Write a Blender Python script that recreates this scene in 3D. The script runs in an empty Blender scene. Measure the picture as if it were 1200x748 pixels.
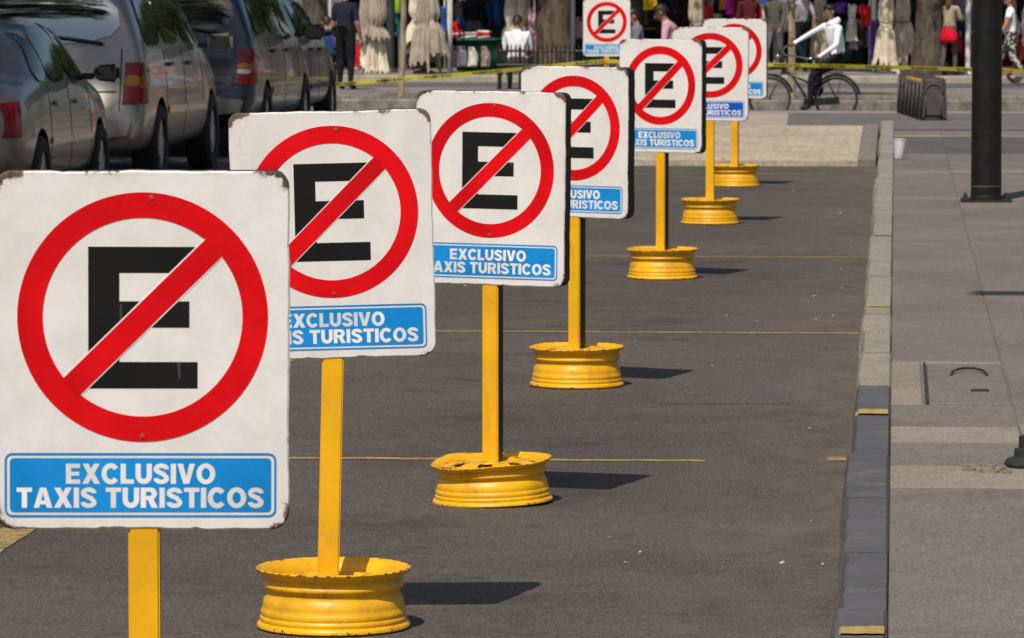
import bpy, bmesh, math, random
from mathutils import Vector, Matrix
from mathutils.bvhtree import BVHTree
from mathutils.geometry import delaunay_2d_cdt
R = math.radians
rnd = random.Random(7)
sc = bpy.context.scene
C = sc.collection

# ------------------------------------------------------------------ camera
CAM_Z = 1.85
FOCAL = 5600.0                      # focal length in pixels of a 1200 px wide picture
PITCH = math.atan(416 / FOCAL)
YAW = math.atan(450 * math.cos(PITCH) / FOCAL)
cam = bpy.data.cameras.new('camera')
cam.lens = FOCAL / 1200 * 36
cam.sensor_width = 36
cam.clip_start = 0.5
cam.clip_end = 6000
cam.dof.use_dof = True
cam.dof.focus_distance = 13.0
cam.dof.aperture_fstop = 22
camo = bpy.data.objects.new('camera', cam)
camo.location = (0, 0, CAM_Z)
camo.rotation_euler = (math.pi / 2 - PITCH, 0, YAW)
C.objects.link(camo)
sc.camera = camo

# ------------------------------------------------------------------ sky, sun, exposure
SUN = Vector((-0.167, -0.665, 1.0)).normalized()        # towards the sun
elev = math.asin(SUN.z)
world = bpy.data.worlds.new('World')
sc.world = world
world.use_nodes = True
wn = world.node_tree
sky = wn.nodes.new('ShaderNodeTexSky')
sky.sky_type = 'NISHITA'
sky.sun_disc = False
sky.sun_elevation = elev
sky.sun_rotation = math.atan2(SUN.x, SUN.y)
sky.air_density = 1.0
sky.dust_density = 2.0
bg = wn.nodes['Background']
bg.inputs['Strength'].default_value = 0.085
wn.links.new(sky.outputs[0], bg.inputs[0])
sl = bpy.data.lights.new('sun', 'SUN')
sl.energy = 4.1
sl.angle = R(0.53)
sl.color = (1.0, 0.93, 0.83)
so = bpy.data.objects.new('sun', sl)
so.rotation_euler = (-SUN).to_track_quat('-Z', 'Y').to_euler()
so.location = (-5, -10, 30)
C.objects.link(so)
sc.view_settings.view_transform = 'Standard'
sc.view_settings.look = 'None'
sc.view_settings.exposure = 0.0
sc.view_settings.gamma = 1.0

# ------------------------------------------------------------------ helpers
_r = Vector((math.cos(YAW), math.sin(YAW), 0))
_fh = Vector((-math.sin(YAW), math.cos(YAW), 0))
_f = _fh * math.cos(PITCH) - Vector((0, 0, math.sin(PITCH)))
_u = _fh * math.sin(PITCH) + Vector((0, 0, math.cos(PITCH)))
def ray(px, py):
    return _f + _r * ((px - 600) / FOCAL) + _u * ((374 - py) / FOCAL)
def ground_at(px, py, z=0.0):                            # surveyed point on a level z
    v = ray(px, py)
    return Vector((0, 0, CAM_Z)) + v * ((z - CAM_Z) / v.z)
def at(px, py, d):                                       # surveyed point at distance d
    return Vector((0, 0, CAM_Z)) + ray(px, py) * d
def spot(px, d, z):                                      # column px, distance d, standing on level z
    p = at(px, 100, d); p.z = z
    return p

def tag(o, label=None, cat=None, group=None, kind=None):
    if label: o['label'] = label
    if cat: o['category'] = cat
    if group: o['group'] = group
    if kind: o['kind'] = kind
    return o
def empty(name, loc=(0, 0, 0), rz=0, label=None, cat=None, group=None, kind=None, parent=None):
    o = bpy.data.objects.new(name, None)
    o.empty_display_size = 0.2
    o.location = loc
    o.rotation_euler = (0, 0, rz)
    C.objects.link(o)
    if parent: o.parent = parent
    return tag(o, label, cat, group, kind)
def link(name, me, parent=None, loc=(0, 0, 0), rot=(0, 0, 0)):
    o = bpy.data.objects.new(name, me)
    o.location = loc
    o.rotation_euler = rot
    C.objects.link(o)
    if parent: o.parent = parent
    return o
def mesh(bm, mats, smooth=False, angle=None):
    me = bpy.data.meshes.new('m')
    bm.normal_update()
    bm.to_mesh(me); bm.free()
    for m in (mats if isinstance(mats, (list, tuple)) else [mats]): me.materials.append(m)
    if smooth:
        me.polygons.foreach_set('use_smooth', [True] * len(me.polygons))
        if angle is not None: me.set_sharp_from_angle(angle=R(angle))
    return me
def obj(name, bm, mats, parent=None, smooth=False, angle=None, loc=(0, 0, 0), rot=(0, 0, 0)):
    return link(name, mesh(bm, mats, smooth, angle), parent, loc, rot)
def copy_tree(o, parent=None):
    c = o.copy(); C.objects.link(c); c.parent = parent
    for ch in list(o.children): copy_tree(ch, c)
    return c

def box(bm, x0, x1, y0, y1, z0, z1, mi=0, M=None):
    vs = [bm.verts.new(Vector(p)) for p in ((x0,y0,z0),(x1,y0,z0),(x1,y1,z0),(x0,y1,z0),(x0,y0,z1),(x1,y0,z1),(x1,y1,z1),(x0,y1,z1))]
    if M:
        for v in vs: v.co = M @ v.co
    fs = []
    for f in ((3,2,1,0),(4,5,6,7),(0,1,5,4),(1,2,6,5),(2,3,7,6),(3,0,4,7)):
        fc = bm.faces.new([vs[i] for i in f]); fc.material_index = mi; fs.append(fc)
    return vs
def bbox(x0, x1, y0, y1, z0, z1, bev=0.0, seg=1):
    bm = bmesh.new(); box(bm, x0, x1, y0, y1, z0, z1)
    if bev: bmesh.ops.bevel(bm, geom=list(bm.edges), offset=bev, segments=seg, affect='EDGES', profile=0.5)
    return bm
def lathe(bm, prof, n=32, M=None, mi=0, close=False):
    rings = []
    for r, z in prof:
        ring = []
        for k in range(n):
            a = 2 * math.pi * k / n
            v = Vector((r * math.cos(a), r * math.sin(a), z))
            ring.append(bm.verts.new(M @ v if M else v))
        rings.append(ring)
    seq = list(zip(rings, rings[1:])) + ([(rings[-1], rings[0])] if close else [])
    for a, b in seq:
        for k in range(n):
            f = bm.faces.new((a[k], a[(k+1) % n], b[(k+1) % n], b[k])); f.material_index = mi
    return rings
def capped(bm, prof, n=24, M=None, mi=0):
    rs = lathe(bm, prof, n, M, mi)
    f = bm.faces.new(list(reversed(rs[0]))); f.material_index = mi
    f = bm.faces.new(rs[-1]); f.material_index = mi
def tube(bm, pts, r, n=8, mi=0):
    pts = [Vector(p) for p in pts]
    rr = r if isinstance(r, (list, tuple)) else [r] * len(pts)
    rings = []
    t0 = (pts[1] - pts[0]).normalized()
    up = Vector((0, 0, 1)) if abs(t0.z) < 0.9 else Vector((1, 0, 0))
    x = t0.cross(up).normalized()
    for i, p in enumerate(pts):
        t = (pts[min(i+1, len(pts)-1)] - pts[max(i-1, 0)]).normalized()
        x = (x - t * x.dot(t)).normalized(); y = t.cross(x)
        rings.append([bm.verts.new(p + (x * math.cos(2*math.pi*k/n) + y * math.sin(2*math.pi*k/n)) * rr[i]) for k in range(n)])
    for a, b in zip(rings, rings[1:]):
        for k in range(n):
            f = bm.faces.new((a[k], a[(k+1) % n], b[(k+1) % n], b[k])); f.material_index = mi
    f = bm.faces.new(list(reversed(rings[0]))); f.material_index = mi
    f = bm.faces.new(rings[-1]); f.material_index = mi
def prism(bm, poly, y0, y1, mi=0):                       # polygon in x,z extruded along y (y0 = front)
    a = [bm.verts.new((x, y0, z)) for x, z in poly]
    b = [bm.verts.new((x, y1, z)) for x, z in poly]
    n = len(poly)
    fs = [bm.faces.new(a), bm.faces.new(list(reversed(b)))]
    for k in range(n):
        fs.append(bm.faces.new((a[(k+1) % n], a[k], b[k], b[(k+1) % n])))
    for f in fs: f.material_index = mi
    bmesh.ops.recalc_face_normals(bm, faces=fs)
    return fs
def ell(bm, c, rx, ry, rz, n=12, m=8, M=None):
    rs = []
    for j in range(1, m):
        t = math.pi * j / m
        ring = [Vector((c[0] + rx*math.sin(t)*math.cos(2*math.pi*k/n), c[1] + ry*math.sin(t)*math.sin(2*math.pi*k/n), c[2] - rz*math.cos(t))) for k in range(n)]
        rs.append([bm.verts.new(M @ v if M else v) for v in ring])
    b = Vector((c[0], c[1], c[2]-rz)); t = Vector((c[0], c[1], c[2]+rz))
    b = bm.verts.new(M @ b if M else b); t = bm.verts.new(M @ t if M else t)
    for a, d in zip(rs, rs[1:]):
        for k in range(n): bm.faces.new((a[k], a[(k+1) % n], d[(k+1) % n], d[k]))
    for k in range(n):
        bm.faces.new((b, rs[0][(k+1) % n], rs[0][k])); bm.faces.new((t, rs[-1][k], rs[-1][(k+1) % n]))

# ------------------------------------------------------------------ materials
MATS = {}
def N(nt, t, **kw):
    n = nt.nodes.new(t)
    for k, v in kw.items(): setattr(n, k, v)
    return n
def base_mat(name, rough=0.6, metal=0.0, spec=0.5):
    m = bpy.data.materials.new(name); m.use_nodes = True
    nt = m.node_tree; b = nt.nodes['Principled BSDF']
    b.inputs['Roughness'].default_value = rough
    b.inputs['Metallic'].default_value = metal
    b.inputs['Specular IOR Level'].default_value = spec
    MATS[name] = m
    return m, nt, b
def coords(nt, rand=True):
    tc = N(nt, 'ShaderNodeTexCoord'); oi = N(nt, 'ShaderNodeObjectInfo')
    if not rand: return tc.outputs['Object']
    va = N(nt, 'ShaderNodeVectorMath', operation='MULTIPLY_ADD')
    cm = N(nt, 'ShaderNodeCombineXYZ')
    for i in range(3): nt.links.new(oi.outputs['Random'], cm.inputs[i])
    va.inputs[1].default_value = (37, 53, 71)
    nt.links.new(cm.outputs[0], va.inputs[0]); nt.links.new(tc.outputs['Object'], va.inputs[2])
    return va.outputs[0]
def noise(nt, vec, scale, detail=4, rough=0.55, stretch=None):
    n = N(nt, 'ShaderNodeTexNoise')
    n.inputs['Scale'].default_value = scale; n.inputs['Detail'].default_value = detail; n.inputs['Roughness'].default_value = rough
    if stretch:
        mp = N(nt, 'ShaderNodeMapping'); mp.inputs['Scale'].default_value = stretch
        nt.links.new(vec, mp.inputs[0]); vec = mp.outputs[0]
    nt.links.new(vec, n.inputs['Vector'])
    return n.outputs['Fac']
def ramp(nt, fac, a, b):
    mr = N(nt, 'ShaderNodeMapRange'); mr.interpolation_type = 'SMOOTHSTEP'
    mr.inputs['From Min'].default_value = a; mr.inputs['From Max'].default_value = b
    nt.links.new(fac, mr.inputs['Value'])
    return mr.outputs[0]
def mixc(nt, fac, a, b):
    mx = N(nt, 'ShaderNodeMix', data_type='RGBA')
    if isinstance(fac, float): mx.inputs[0].default_value = fac
    else: nt.links.new(fac, mx.inputs[0])
    for s, i in ((a, 6), (b, 7)):
        if isinstance(s, tuple): mx.inputs[i].default_value = (*s[:3], 1)
        else: nt.links.new(s, mx.inputs[i])
    return mx.outputs[2]
def math_(nt, op, a, b=None, clamp=False):
    m = N(nt, 'ShaderNodeMath', operation=op); m.use_clamp = clamp
    for s, i in ((a, 0), (b, 1)):
        if s is None: continue
        if isinstance(s, (int, float)): m.inputs[i].default_value = s
        else: nt.links.new(s, m.inputs[i])
    return m.outputs[0]
def bump(nt, b, h, strength=0.3, dist=0.01):
    bp = N(nt, 'ShaderNodeBump'); bp.inputs['Strength'].default_value = strength; bp.inputs['Distance'].default_value = dist
    nt.links.new(h, bp.inputs['Height']); nt.links.new(bp.outputs[0], b.inputs['Normal'])
def sc_(c, k): return tuple(min(1, x * k) for x in c)
def MAT(name, col, rough=0.7, var=0.2, scale=6, metal=0, spec=0.4, bmp=0, bscale=60, bdist=0.005, stretch=None, coat=0, rand=True, detail=5):
    if name in MATS: return MATS[name]
    m, nt, b = base_mat(name, rough, metal, spec)
    v = coords(nt, rand)
    f = ramp(nt, noise(nt, v, scale, detail, 0.6, stretch), 0.3, 0.7)
    nt.links.new(mixc(nt, f, sc_(col, 1 - var), sc_(col, 1 + var)), b.inputs['Base Color'])
    if bmp: bump(nt, b, noise(nt, v, bscale, 4, 0.6, stretch), bmp, bdist)
    if coat: b.inputs['Coat Weight'].default_value = coat; b.inputs['Coat Roughness'].default_value = 0.03
    return m

def asphalt(name, col, tint, worn=True, gutter=False):
    m, nt, b = base_mat(name, 0.85, 0, 0.25)
    v = coords(nt, False)
    big = ramp(nt, noise(nt, v, 0.30, 5, 0.6), 0.35, 0.68)
    c = mixc(nt, big, sc_(col, 0.80), sc_(col, 1.18))
    streak = ramp(nt, noise(nt, v, 1.0, 7, 0.7, (0.8, 2.2, 1)), 0.42, 0.72)
    c = mixc(nt, math_(nt, 'MULTIPLY', streak, 0.6), c, tint)
    g1 = noise(nt, v, 95, 3, 0.75, (1, 0.25, 1)); g2 = noise(nt, v, 30, 5, 0.8, (1, 0.25, 1)); g3 = noise(nt, v, 9, 6, 0.8, (1, 0.6, 1))
    c = mixc(nt, math_(nt, 'MULTIPLY', ramp(nt, g1, 0.50, 0.70), 0.55), c, sc_(col, 2.3))
    c = mixc(nt, math_(nt, 'MULTIPLY', ramp(nt, g1, 0.48, 0.30), 0.55), c, sc_(col, 0.35))
    c = mixc(nt, math_(nt, 'MULTIPLY', ramp(nt, g2, 0.50, 0.30), 0.50), c, sc_(col, 0.5))
    c = mixc(nt, math_(nt, 'MULTIPLY', ramp(nt, g2, 0.56, 0.72), 0.40), c, sc_(col, 1.9))
    c = mixc(nt, math_(nt, 'MULTIPLY', ramp(nt, g3, 0.50, 0.30), 0.6), c, sc_(col, 0.55))
    c = mixc(nt, math_(nt, 'MULTIPLY', ramp(nt, g3, 0.54, 0.70), 0.4), c, sc_(col, 1.6))
    if worn:                                              # oil drips, rubber and pale scuffs
        drip = ramp(nt, noise(nt, v, 2.2, 7, 0.75), 0.60, 0.72)
        c = mixc(nt, math_(nt, 'MULTIPLY', drip, 0.6), c, sc_(col, 0.45))
        pale = ramp(nt, noise(nt, v, 7, 7, 0.82, (0.8, 1.4, 1)), 0.63, 0.72)
        c = mixc(nt, math_(nt, 'MULTIPLY', pale, 0.6), c, sc_(col, 2.4))
        tyre = ramp(nt, noise(nt, v, 1.3, 8, 0.75, (0.5, 4.5, 1)), 0.57, 0.70)
        c = mixc(nt, math_(nt, 'MULTIPLY', tyre, 0.5), c, sc_(col, 0.5))
    if gutter:                                            # dust gathered against the kerb, oil spots where cars stand
        sp = N(nt, 'ShaderNodeSeparateXYZ'); nt.links.new(v, sp.inputs[0])
        near = ramp(nt, sp.outputs[0], -1.1, -0.16)
        dn = ramp(nt, noise(nt, v, 3.5, 8, 0.8, (1, 0.5, 1)), 0.35, 0.70)
        c = mixc(nt, math_(nt, 'MULTIPLY', math_(nt, 'MULTIPLY', near, dn), 0.55), c, (0.165, 0.135, 0.105))
        mid = math_(nt, 'MULTIPLY', ramp(nt, sp.outputs[0], -2.6, -1.7), ramp(nt, sp.outputs[0], -0.5, -1.2))
        oil = ramp(nt, noise(nt, v, 1.1, 8, 0.7), 0.50, 0.66)
        c = mixc(nt, math_(nt, 'MULTIPLY', math_(nt, 'MULTIPLY', mid, oil), 0.55), c, sc_(col, 0.42))
        spot_ = ramp(nt, noise(nt, v, 5.5, 5, 0.6), 0.70, 0.74)
        c = mixc(nt, math_(nt, 'MULTIPLY', spot_, 0.6), c, sc_(col, 0.35))
    nt.links.new(c, b.inputs['Base Color'])
    bump(nt, b, math_(nt, 'ADD', g1, math_(nt, 'MULTIPLY', g2, 0.9)), 0.6, 0.012)
    return m
def concrete(name, col, rough=0.85, sp=1.0, dirt=0.5, pebbly=False):
    m, nt, b = base_mat(name, rough, 0, 0.25)
    v = coords(nt, True)
    c = mixc(nt, ramp(nt, noise(nt, v, 0.9 * sp, 7, 0.7), 0.3, 0.7), sc_(col, 0.82), sc_(col, 1.15))
    c = mixc(nt, math_(nt, 'MULTIPLY', ramp(nt, noise(nt, v, 5 * sp, 7, 0.8), 0.52, 0.72), dirt), c, sc_(col, 0.55))
    g1 = noise(nt, v, 90, 3, 0.75, (1, 0.25, 1)); g2 = noise(nt, v, 28, 5, 0.8, (1, 0.25, 1))
    c = mixc(nt, math_(nt, 'MULTIPLY', ramp(nt, g1, 0.50, 0.72), 0.5), c, sc_(col, 1.7))
    c = mixc(nt, math_(nt, 'MULTIPLY', ramp(nt, g1, 0.48, 0.28), 0.5), c, sc_(col, 0.4))
    c = mixc(nt, math_(nt, 'MULTIPLY', ramp(nt, g2, 0.50, 0.30), 0.4), c, sc_(col, 0.6))
    c = mixc(nt, math_(nt, 'MULTIPLY', ramp(nt, g2, 0.58, 0.74), 0.35), c, sc_(col, 1.5))
    if pebbly:
        pb = noise(nt, v, 16, 6, 0.8, (1, 0.16, 1))
        c = mixc(nt, math_(nt, 'MULTIPLY', ramp(nt, pb, 0.50, 0.36), 0.6), c, sc_(col, 0.5))
        c = mixc(nt, math_(nt, 'MULTIPLY', ramp(nt, pb, 0.54, 0.68), 0.5), c, sc_(col, 1.4))
    stain = ramp(nt, noise(nt, v, 2.4 * sp, 7, 0.75, (1, 1.3, 1)), 0.62, 0.74)
    c = mixc(nt, math_(nt, 'MULTIPLY', stain, dirt * 0.7), c, sc_(col, 0.62))
    nt.links.new(c, b.inputs['Base Color'])
    bump(nt, b, math_(nt, 'ADD', g1, g2), 0.45, 0.008)
    return m
ASPH = asphalt('asphalt', (0.088, 0.073, 0.061), (0.110, 0.091, 0.075), True, True)
ASPH2 = asphalt('asphalt_far', (0.115, 0.105, 0.10), (0.15, 0.14, 0.125), False)
ASPHP = asphalt('asphalt_patch', (0.088, 0.078, 0.070), (0.115, 0.10, 0.09))
PAVE = concrete('pavement_concrete', (0.168, 0.148, 0.126), dirt=0.4, pebbly=False)
PAVE2 = concrete('light_cement', (0.25, 0.21, 0.168), dirt=0.45)
PAVED = concrete('dark_paving', (0.098, 0.09, 0.084))
KERBL = concrete('kerb_concrete', (0.27, 0.235, 0.19), sp=2, dirt=0.7)
RAMPC = concrete('ramp_concrete', (0.42, 0.35, 0.26), sp=1.5, dirt=0.6, pebbly=True)
PADC = concrete('pad_concrete', (0.33, 0.28, 0.23), sp=1.2, dirt=0.3)
KERBF = concrete('ramp_edge_stone', (0.20, 0.17, 0.14), sp=4, dirt=0.7, pebbly=True)

def chipped(name, col, under, lo=0.60, hi=0.66, scale=14, rough=0.55, amount=1.0):
    m, nt, b = base_mat(name, rough, 0, 0.4)
    v = coords(nt, True)
    c = mixc(nt, ramp(nt, noise(nt, v, 3, 5, 0.6), 0.3, 0.7), sc_(col, 0.86), sc_(col, 1.1))
    ch = ramp(nt, noise(nt, v, scale, 7, 0.75), lo, hi)
    c = mixc(nt, math_(nt, 'MULTIPLY', ch, amount), c, under)
    nt.links.new(c, b.inputs['Base Color'])
    bump(nt, b, ch, 0.3, 0.002)
    return m
KERBP = chipped('kerb_grey_paint', (0.088, 0.086, 0.088), (0.15, 0.135, 0.118), 0.57, 0.70, 7, 0.8)
LINEY = chipped('road_line_paint', (0.36, 0.245, 0.07), (0.088, 0.074, 0.062), 0.44, 0.64, 20, 0.8, 0.85)
LINEYK = chipped('kerb_bar_paint', (0.40, 0.275, 0.07), (0.17, 0.145, 0.11), 0.50, 0.62, 22, 0.8)

def sign_white():
    m, nt, b = base_mat('sign_white_paint', 0.42, 0, 0.45)
    tc = N(nt, 'ShaderNodeTexCoord'); sp = N(nt, 'ShaderNodeSeparateXYZ')
    nt.links.new(tc.outputs['Object'], sp.inputs[0])
    v = coords(nt, True)
    ax = math_(nt, 'ABSOLUTE', sp.outputs[0]); az = math_(nt, 'ABSOLUTE', sp.outputs[2])
    ex = math_(nt, 'SUBTRACT', ax, 0.28); ez = math_(nt, 'SUBTRACT', az, 0.3434)
    e = math_(nt, 'MAXIMUM', ex, ez)                      # 0 at the edge, negative inside
    edge = ramp(nt, e, -0.022, 0.0)
    corner = math_(nt, 'MULTIPLY', ramp(nt, ex, -0.085, 0.0), ramp(nt, ez, -0.085, 0.0))
    top = math_(nt, 'MULTIPLY', ramp(nt, math_(nt, 'SUBTRACT', sp.outputs[2], 0.3434), -0.05, 0.0), 0.10)
    n1 = noise(nt, v, 30, 8, 0.7); n2 = noise(nt, v, 9, 6, 0.7)
    k = math_(nt, 'ADD', math_(nt, 'MULTIPLY', edge, 0.11), math_(nt, 'MULTIPLY', corner, 0.25))
    k = math_(nt, 'ADD', k, top)
    k = math_(nt, 'ADD', k, math_(nt, 'ADD', math_(nt, 'MULTIPLY', n1, 0.55), math_(nt, 'MULTIPLY', n2, 0.45)))
    rust = ramp(nt, k, 0.735, 0.79)
    grime = ramp(nt, k, 0.60, 0.80)
    white = mixc(nt, ramp(nt, n2, 0.35, 0.7), (0.80, 0.765, 0.72), (0.72, 0.685, 0.64))
    fine = ramp(nt, noise(nt, v, 160, 2, 0.6), 0.74, 0.80)
    white = mixc(nt, math_(nt, 'MULTIPLY', fine, 0.35), white, (0.35, 0.31, 0.27))
    c = mixc(nt, math_(nt, 'MULTIPLY', grime, 0.35), white, (0.50, 0.43, 0.36))
    rc = mixc(nt, ramp(nt, n1, 0.4, 0.62), (0.035, 0.024, 0.018), (0.15, 0.075, 0.04))
    c = mixc(nt, rust, c, rc)
    smud = ramp(nt, noise(nt, v, 6, 9, 0.82, (1, 1, 1.6)), 0.635, 0.70)
    near_e = ramp(nt, e, -0.16, -0.01)
    c = mixc(nt, math_(nt, 'MULTIPLY', math_(nt, 'MULTIPLY', smud, math_(nt, 'ADD', near_e, 0.12)), 0.75), c, (0.20, 0.17, 0.14))
    dust = ramp(nt, noise(nt, v, 2.2, 5, 0.6, (1, 1, 0.6)), 0.40, 0.72)
    c = mixc(nt, math_(nt, 'MULTIPLY', dust, 0.16), c, (0.46, 0.40, 0.33))
    # thin vertical and diagonal scratches
    w = noise(nt, v, 3.0, 3, 0.5, (16, 1, 1.1))
    scr = math_(nt, 'MULTIPLY', ramp(nt, w, 0.735, 0.75), 0.5)
    c = mixc(nt, scr, c, (0.45, 0.42, 0.38))
    nt.links.new(c, b.inputs['Base Color'])
    nt.links.new(math_(nt, 'ADD', math_(nt, 'MULTIPLY', rust, 0.4), 0.42), b.inputs['Roughness'])
    bump(nt, b, math_(nt, 'ADD', math_(nt, 'MULTIPLY', n2, 0.15), math_(nt, 'MULTIPLY', rust, -0.6)), 0.25, 0.002)
    return m
SWHITE = sign_white()
def vinyl(name, col, fade=0.17):
    m, nt, b = base_mat(name, 0.5, 0, 0.12)
    v = coords(nt, True)
    c = mixc(nt, ramp(nt, noise(nt, v, 4, 5, 0.6), 0.3, 0.7), sc_(col, 1 - fade), sc_(col, 1 + fade))
    w = noise(nt, v, 4.0, 3, 0.5, (9, 1, 1.3))
    c = mixc(nt, math_(nt, 'MULTIPLY', ramp(nt, w, 0.70, 0.72), 0.35), c, sc_(col, 1.5) if max(col) > 0.1 else (0.16, 0.15, 0.14))
    sp = ramp(nt, noise(nt, v, 26, 8, 0.75), 0.69, 0.72)
    c = mixc(nt, math_(nt, 'MULTIPLY', sp, 0.55), c, (0.40, 0.32, 0.26))
    nt.links.new(c, b.inputs['Base Color'])
    return m
SRED = vinyl('sign_red_vinyl', (0.68, 0.0035, 0.007))
SBLACK = vinyl('sign_black_vinyl', (0.012, 0.011, 0.010))
SBLUE = vinyl('sign_blue_vinyl', (0.010, 0.250, 0.64))
SBLUED = vinyl('sign_deep_blue_vinyl', (0.008, 0.10, 0.55))
SLET = vinyl('sign_white_vinyl', (0.78, 0.76, 0.73))
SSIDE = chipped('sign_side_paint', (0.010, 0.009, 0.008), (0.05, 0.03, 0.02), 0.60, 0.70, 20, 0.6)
def yellow_paint(name='yellow_enamel', wear=0.15):
    m, nt, b = base_mat(name, 0.38, 0, 0.5)
    v = coords(nt, True)
    geo = N(nt, 'ShaderNodeNewGeometry')
    col = (0.84, 0.425, 0.002)
    c = mixc(nt, ramp(nt, noise(nt, v, 5, 5, 0.6), 0.3, 0.7), sc_(col, 0.86), sc_(col, 1.08))
    grime = ramp(nt, noise(nt, v, 11, 7, 0.78), 0.48, 0.74)
    c = mixc(nt, math_(nt, 'MULTIPLY', grime, 0.65 if wear else 0.25), c, (0.34, 0.16, 0.02))
    run = ramp(nt, noise(nt, v, 14, 6, 0.75, (1, 1, 0.12)), 0.50, 0.72)
    c = mixc(nt, math_(nt, 'MULTIPLY', run, 0.35), c, (0.40, 0.19, 0.015))
    scuff = ramp(nt, noise(nt, v, 8, 8, 0.8), 0.64, 0.72)
    c = mixc(nt, math_(nt, 'MULTIPLY', scuff, 0.4), c, (0.16, 0.09, 0.04))
    n1 = noise(nt, v, 45, 6, 0.7)
    edge = ramp(nt, geo.outputs['Pointiness'], 0.522, 0.595)
    k = math_(nt, 'ADD', n1, math_(nt, 'MULTIPLY', edge, wear))
    chip = ramp(nt, k, 0.665 if wear else 0.70, 0.70 if wear else 0.73)
    c = mixc(nt, chip, c, (0.10, 0.05, 0.028))
    nt.links.new(c, b.inputs['Base Color'])
    nt.links.new(math_(nt, 'ADD', math_(nt, 'ADD', math_(nt, 'MULTIPLY', chip, 0.3), math_(nt, 'MULTIPLY', grime, 0.25)), 0.40), b.inputs['Roughness'])
    bump(nt, b, math_(nt, 'ADD', math_(nt, 'MULTIPLY', chip, -1.0), math_(nt, 'MULTIPLY', noise(nt, v, 16, 4, 0.6), 0.5)), 0.25, 0.002)
    return m
YEL = yellow_paint()
YELP = yellow_paint('yellow_post_enamel', 0.0)
def cloth(name, col, rough=0.95): return MAT(name, col, rough, 0.22, 5, spec=0.15, bmp=0.4, bscale=16, bdist=0.02)
BLACKP = MAT('black_post_paint', (0.011, 0.0098, 0.009), 0.5, 0.3, 12, spec=0.25, bmp=0.15, bscale=45, bdist=0.002)
RUBBER = MAT('tyre_rubber', (0.018, 0.018, 0.018), 0.8, 0.2)
def flat_dark(name, col, rough): return MAT(name, col, rough, 0.1, 3)
GLASS = MAT('car_glass', (0.012, 0.014, 0.012), 0.035, 0.05, 2, spec=0.9)
SKYGLASS = MAT('sky_mirror_glass', (0.21, 0.25, 0.27), 0.04, 0.03, 2, metal=1.0)  # metallic tint added to brighten the sky reflection in the silver van's rear window
BARK = MAT('bark', (0.105, 0.080, 0.060), 0.95, 0.5, 9, bmp=1.0, bscale=14, bdist=0.05, stretch=(1, 1, 0.28), spec=0.1)
BARKY = MAT('young_bark', (0.30, 0.235, 0.165), 0.9, 0.3, 12, bmp=0.6, bscale=20, bdist=0.01, stretch=(1, 1, 0.3), spec=0.1)

# ------------------------------------------------------------------ ground, street, kerb
Z_FAR, Z_ISL, Z_FARST, Z_FARP = -0.55, -0.29, -0.45, -0.33
def gz(y):
    if y < 60: return 0.0
    if y < 72: return Z_FAR * (0.5 - 0.5 * math.cos(math.pi * (y - 60) / 12)) 
    if y < 80: return Z_FAR
    if y < 84: return Z_FAR + (Z_FARST - Z_FAR) * (y - 80) / 4
    return Z_FARST
bm = bmesh.new()
ys = [-300, -100, -30, 0, 10, 20, 30, 40, 50, 58] + [60 + i for i in range(0, 13)] + [76, 80, 82, 84, 90, 100, 130, 200, 500, 1500, 4000]
xs = [-2500, -800, -200, -60, -20, -10, -5, -2, 0, 2, 5, 10, 20, 60, 200, 800, 2500]
g = [[bm.verts.new((x, y, gz(y))) for x in xs] for y in ys]
for j in range(len(ys)-1):
    for i in range(len(xs)-1):
        f = bm.faces.new((g[j][i], g[j][i+1], g[j+1][i+1], g[j+1][i]))
        f.material_index = 1 if ys[j] >= 58 else 0
road = tag(obj('road', bm, [ASPH, ASPH2]), kind='structure')
def sheet(name, poly, z, mat, jag=0.0, step=0.12, parent=None):        # a thin sheet with a slightly uneven outline
    bm = bmesh.new(); pts = []
    n = len(poly)
    for i in range(n):
        a = Vector(poly[i]); b = Vector(poly[(i+1) % n]); L = (b-a).length
        k = max(1, int(L / step)) if jag else 1
        for j in range(k):
            p = a.lerp(b, j / k)
            pts.append((p.x + rnd.uniform(-jag, jag), p.y + rnd.uniform(-jag, jag)))
    f = bm.faces.new([bm.verts.new((x, y, z)) for x, y in pts])
    bmesh.ops.triangulate(bm, faces=[f])
    bmesh.ops.recalc_face_normals(bm, faces=list(bm.faces))
    for f in bm.faces:
        if f.normal.z < 0: f.normal_flip()
    o = obj(name, bm, mat, parent)
    if not parent: tag(o, kind='structure')
    return o
# far approach of the crossing: paler asphalt on the crest and a pale concrete pad
sheet('crossing_asphalt', [(-40, 53.6), (40, 53.6), (40, 59.6), (-40, 59.6)], 0.004, MAT('crossing_grey', (0.125, 0.115, 0.108), 0.85, 0.15, 1.2, bmp=0.3, bscale=90, bdist=0.004, rand=False), 0.03)
sheet('crossing_pad', [(-6.5, 54.2), (-1.22, 54.2), (-1.32, 59.4), (-6.5, 59.4)], 0.008, PADC, 0.02)
sheet('gutter_strip', [(-40, 59.62), (40, 59.62), (40, 60.3), (-40, 60.3)], 0.004, MAT('gutter_cement', (0.27, 0.235, 0.20), 0.9, 0.2, 3, rand=False), 0.02)
# repaired rectangle and old tar band in the parking lane
a = ground_at(772, 474); b = ground_at(930, 474); c = ground_at(925, 458); d = ground_at(792, 458)
sheet('asphalt_patch', [(a.x, a.y), (b.x, b.y), (c.x, c.y), (d.x, d.y)], 0.0016, ASPHP, 0.012)
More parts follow.
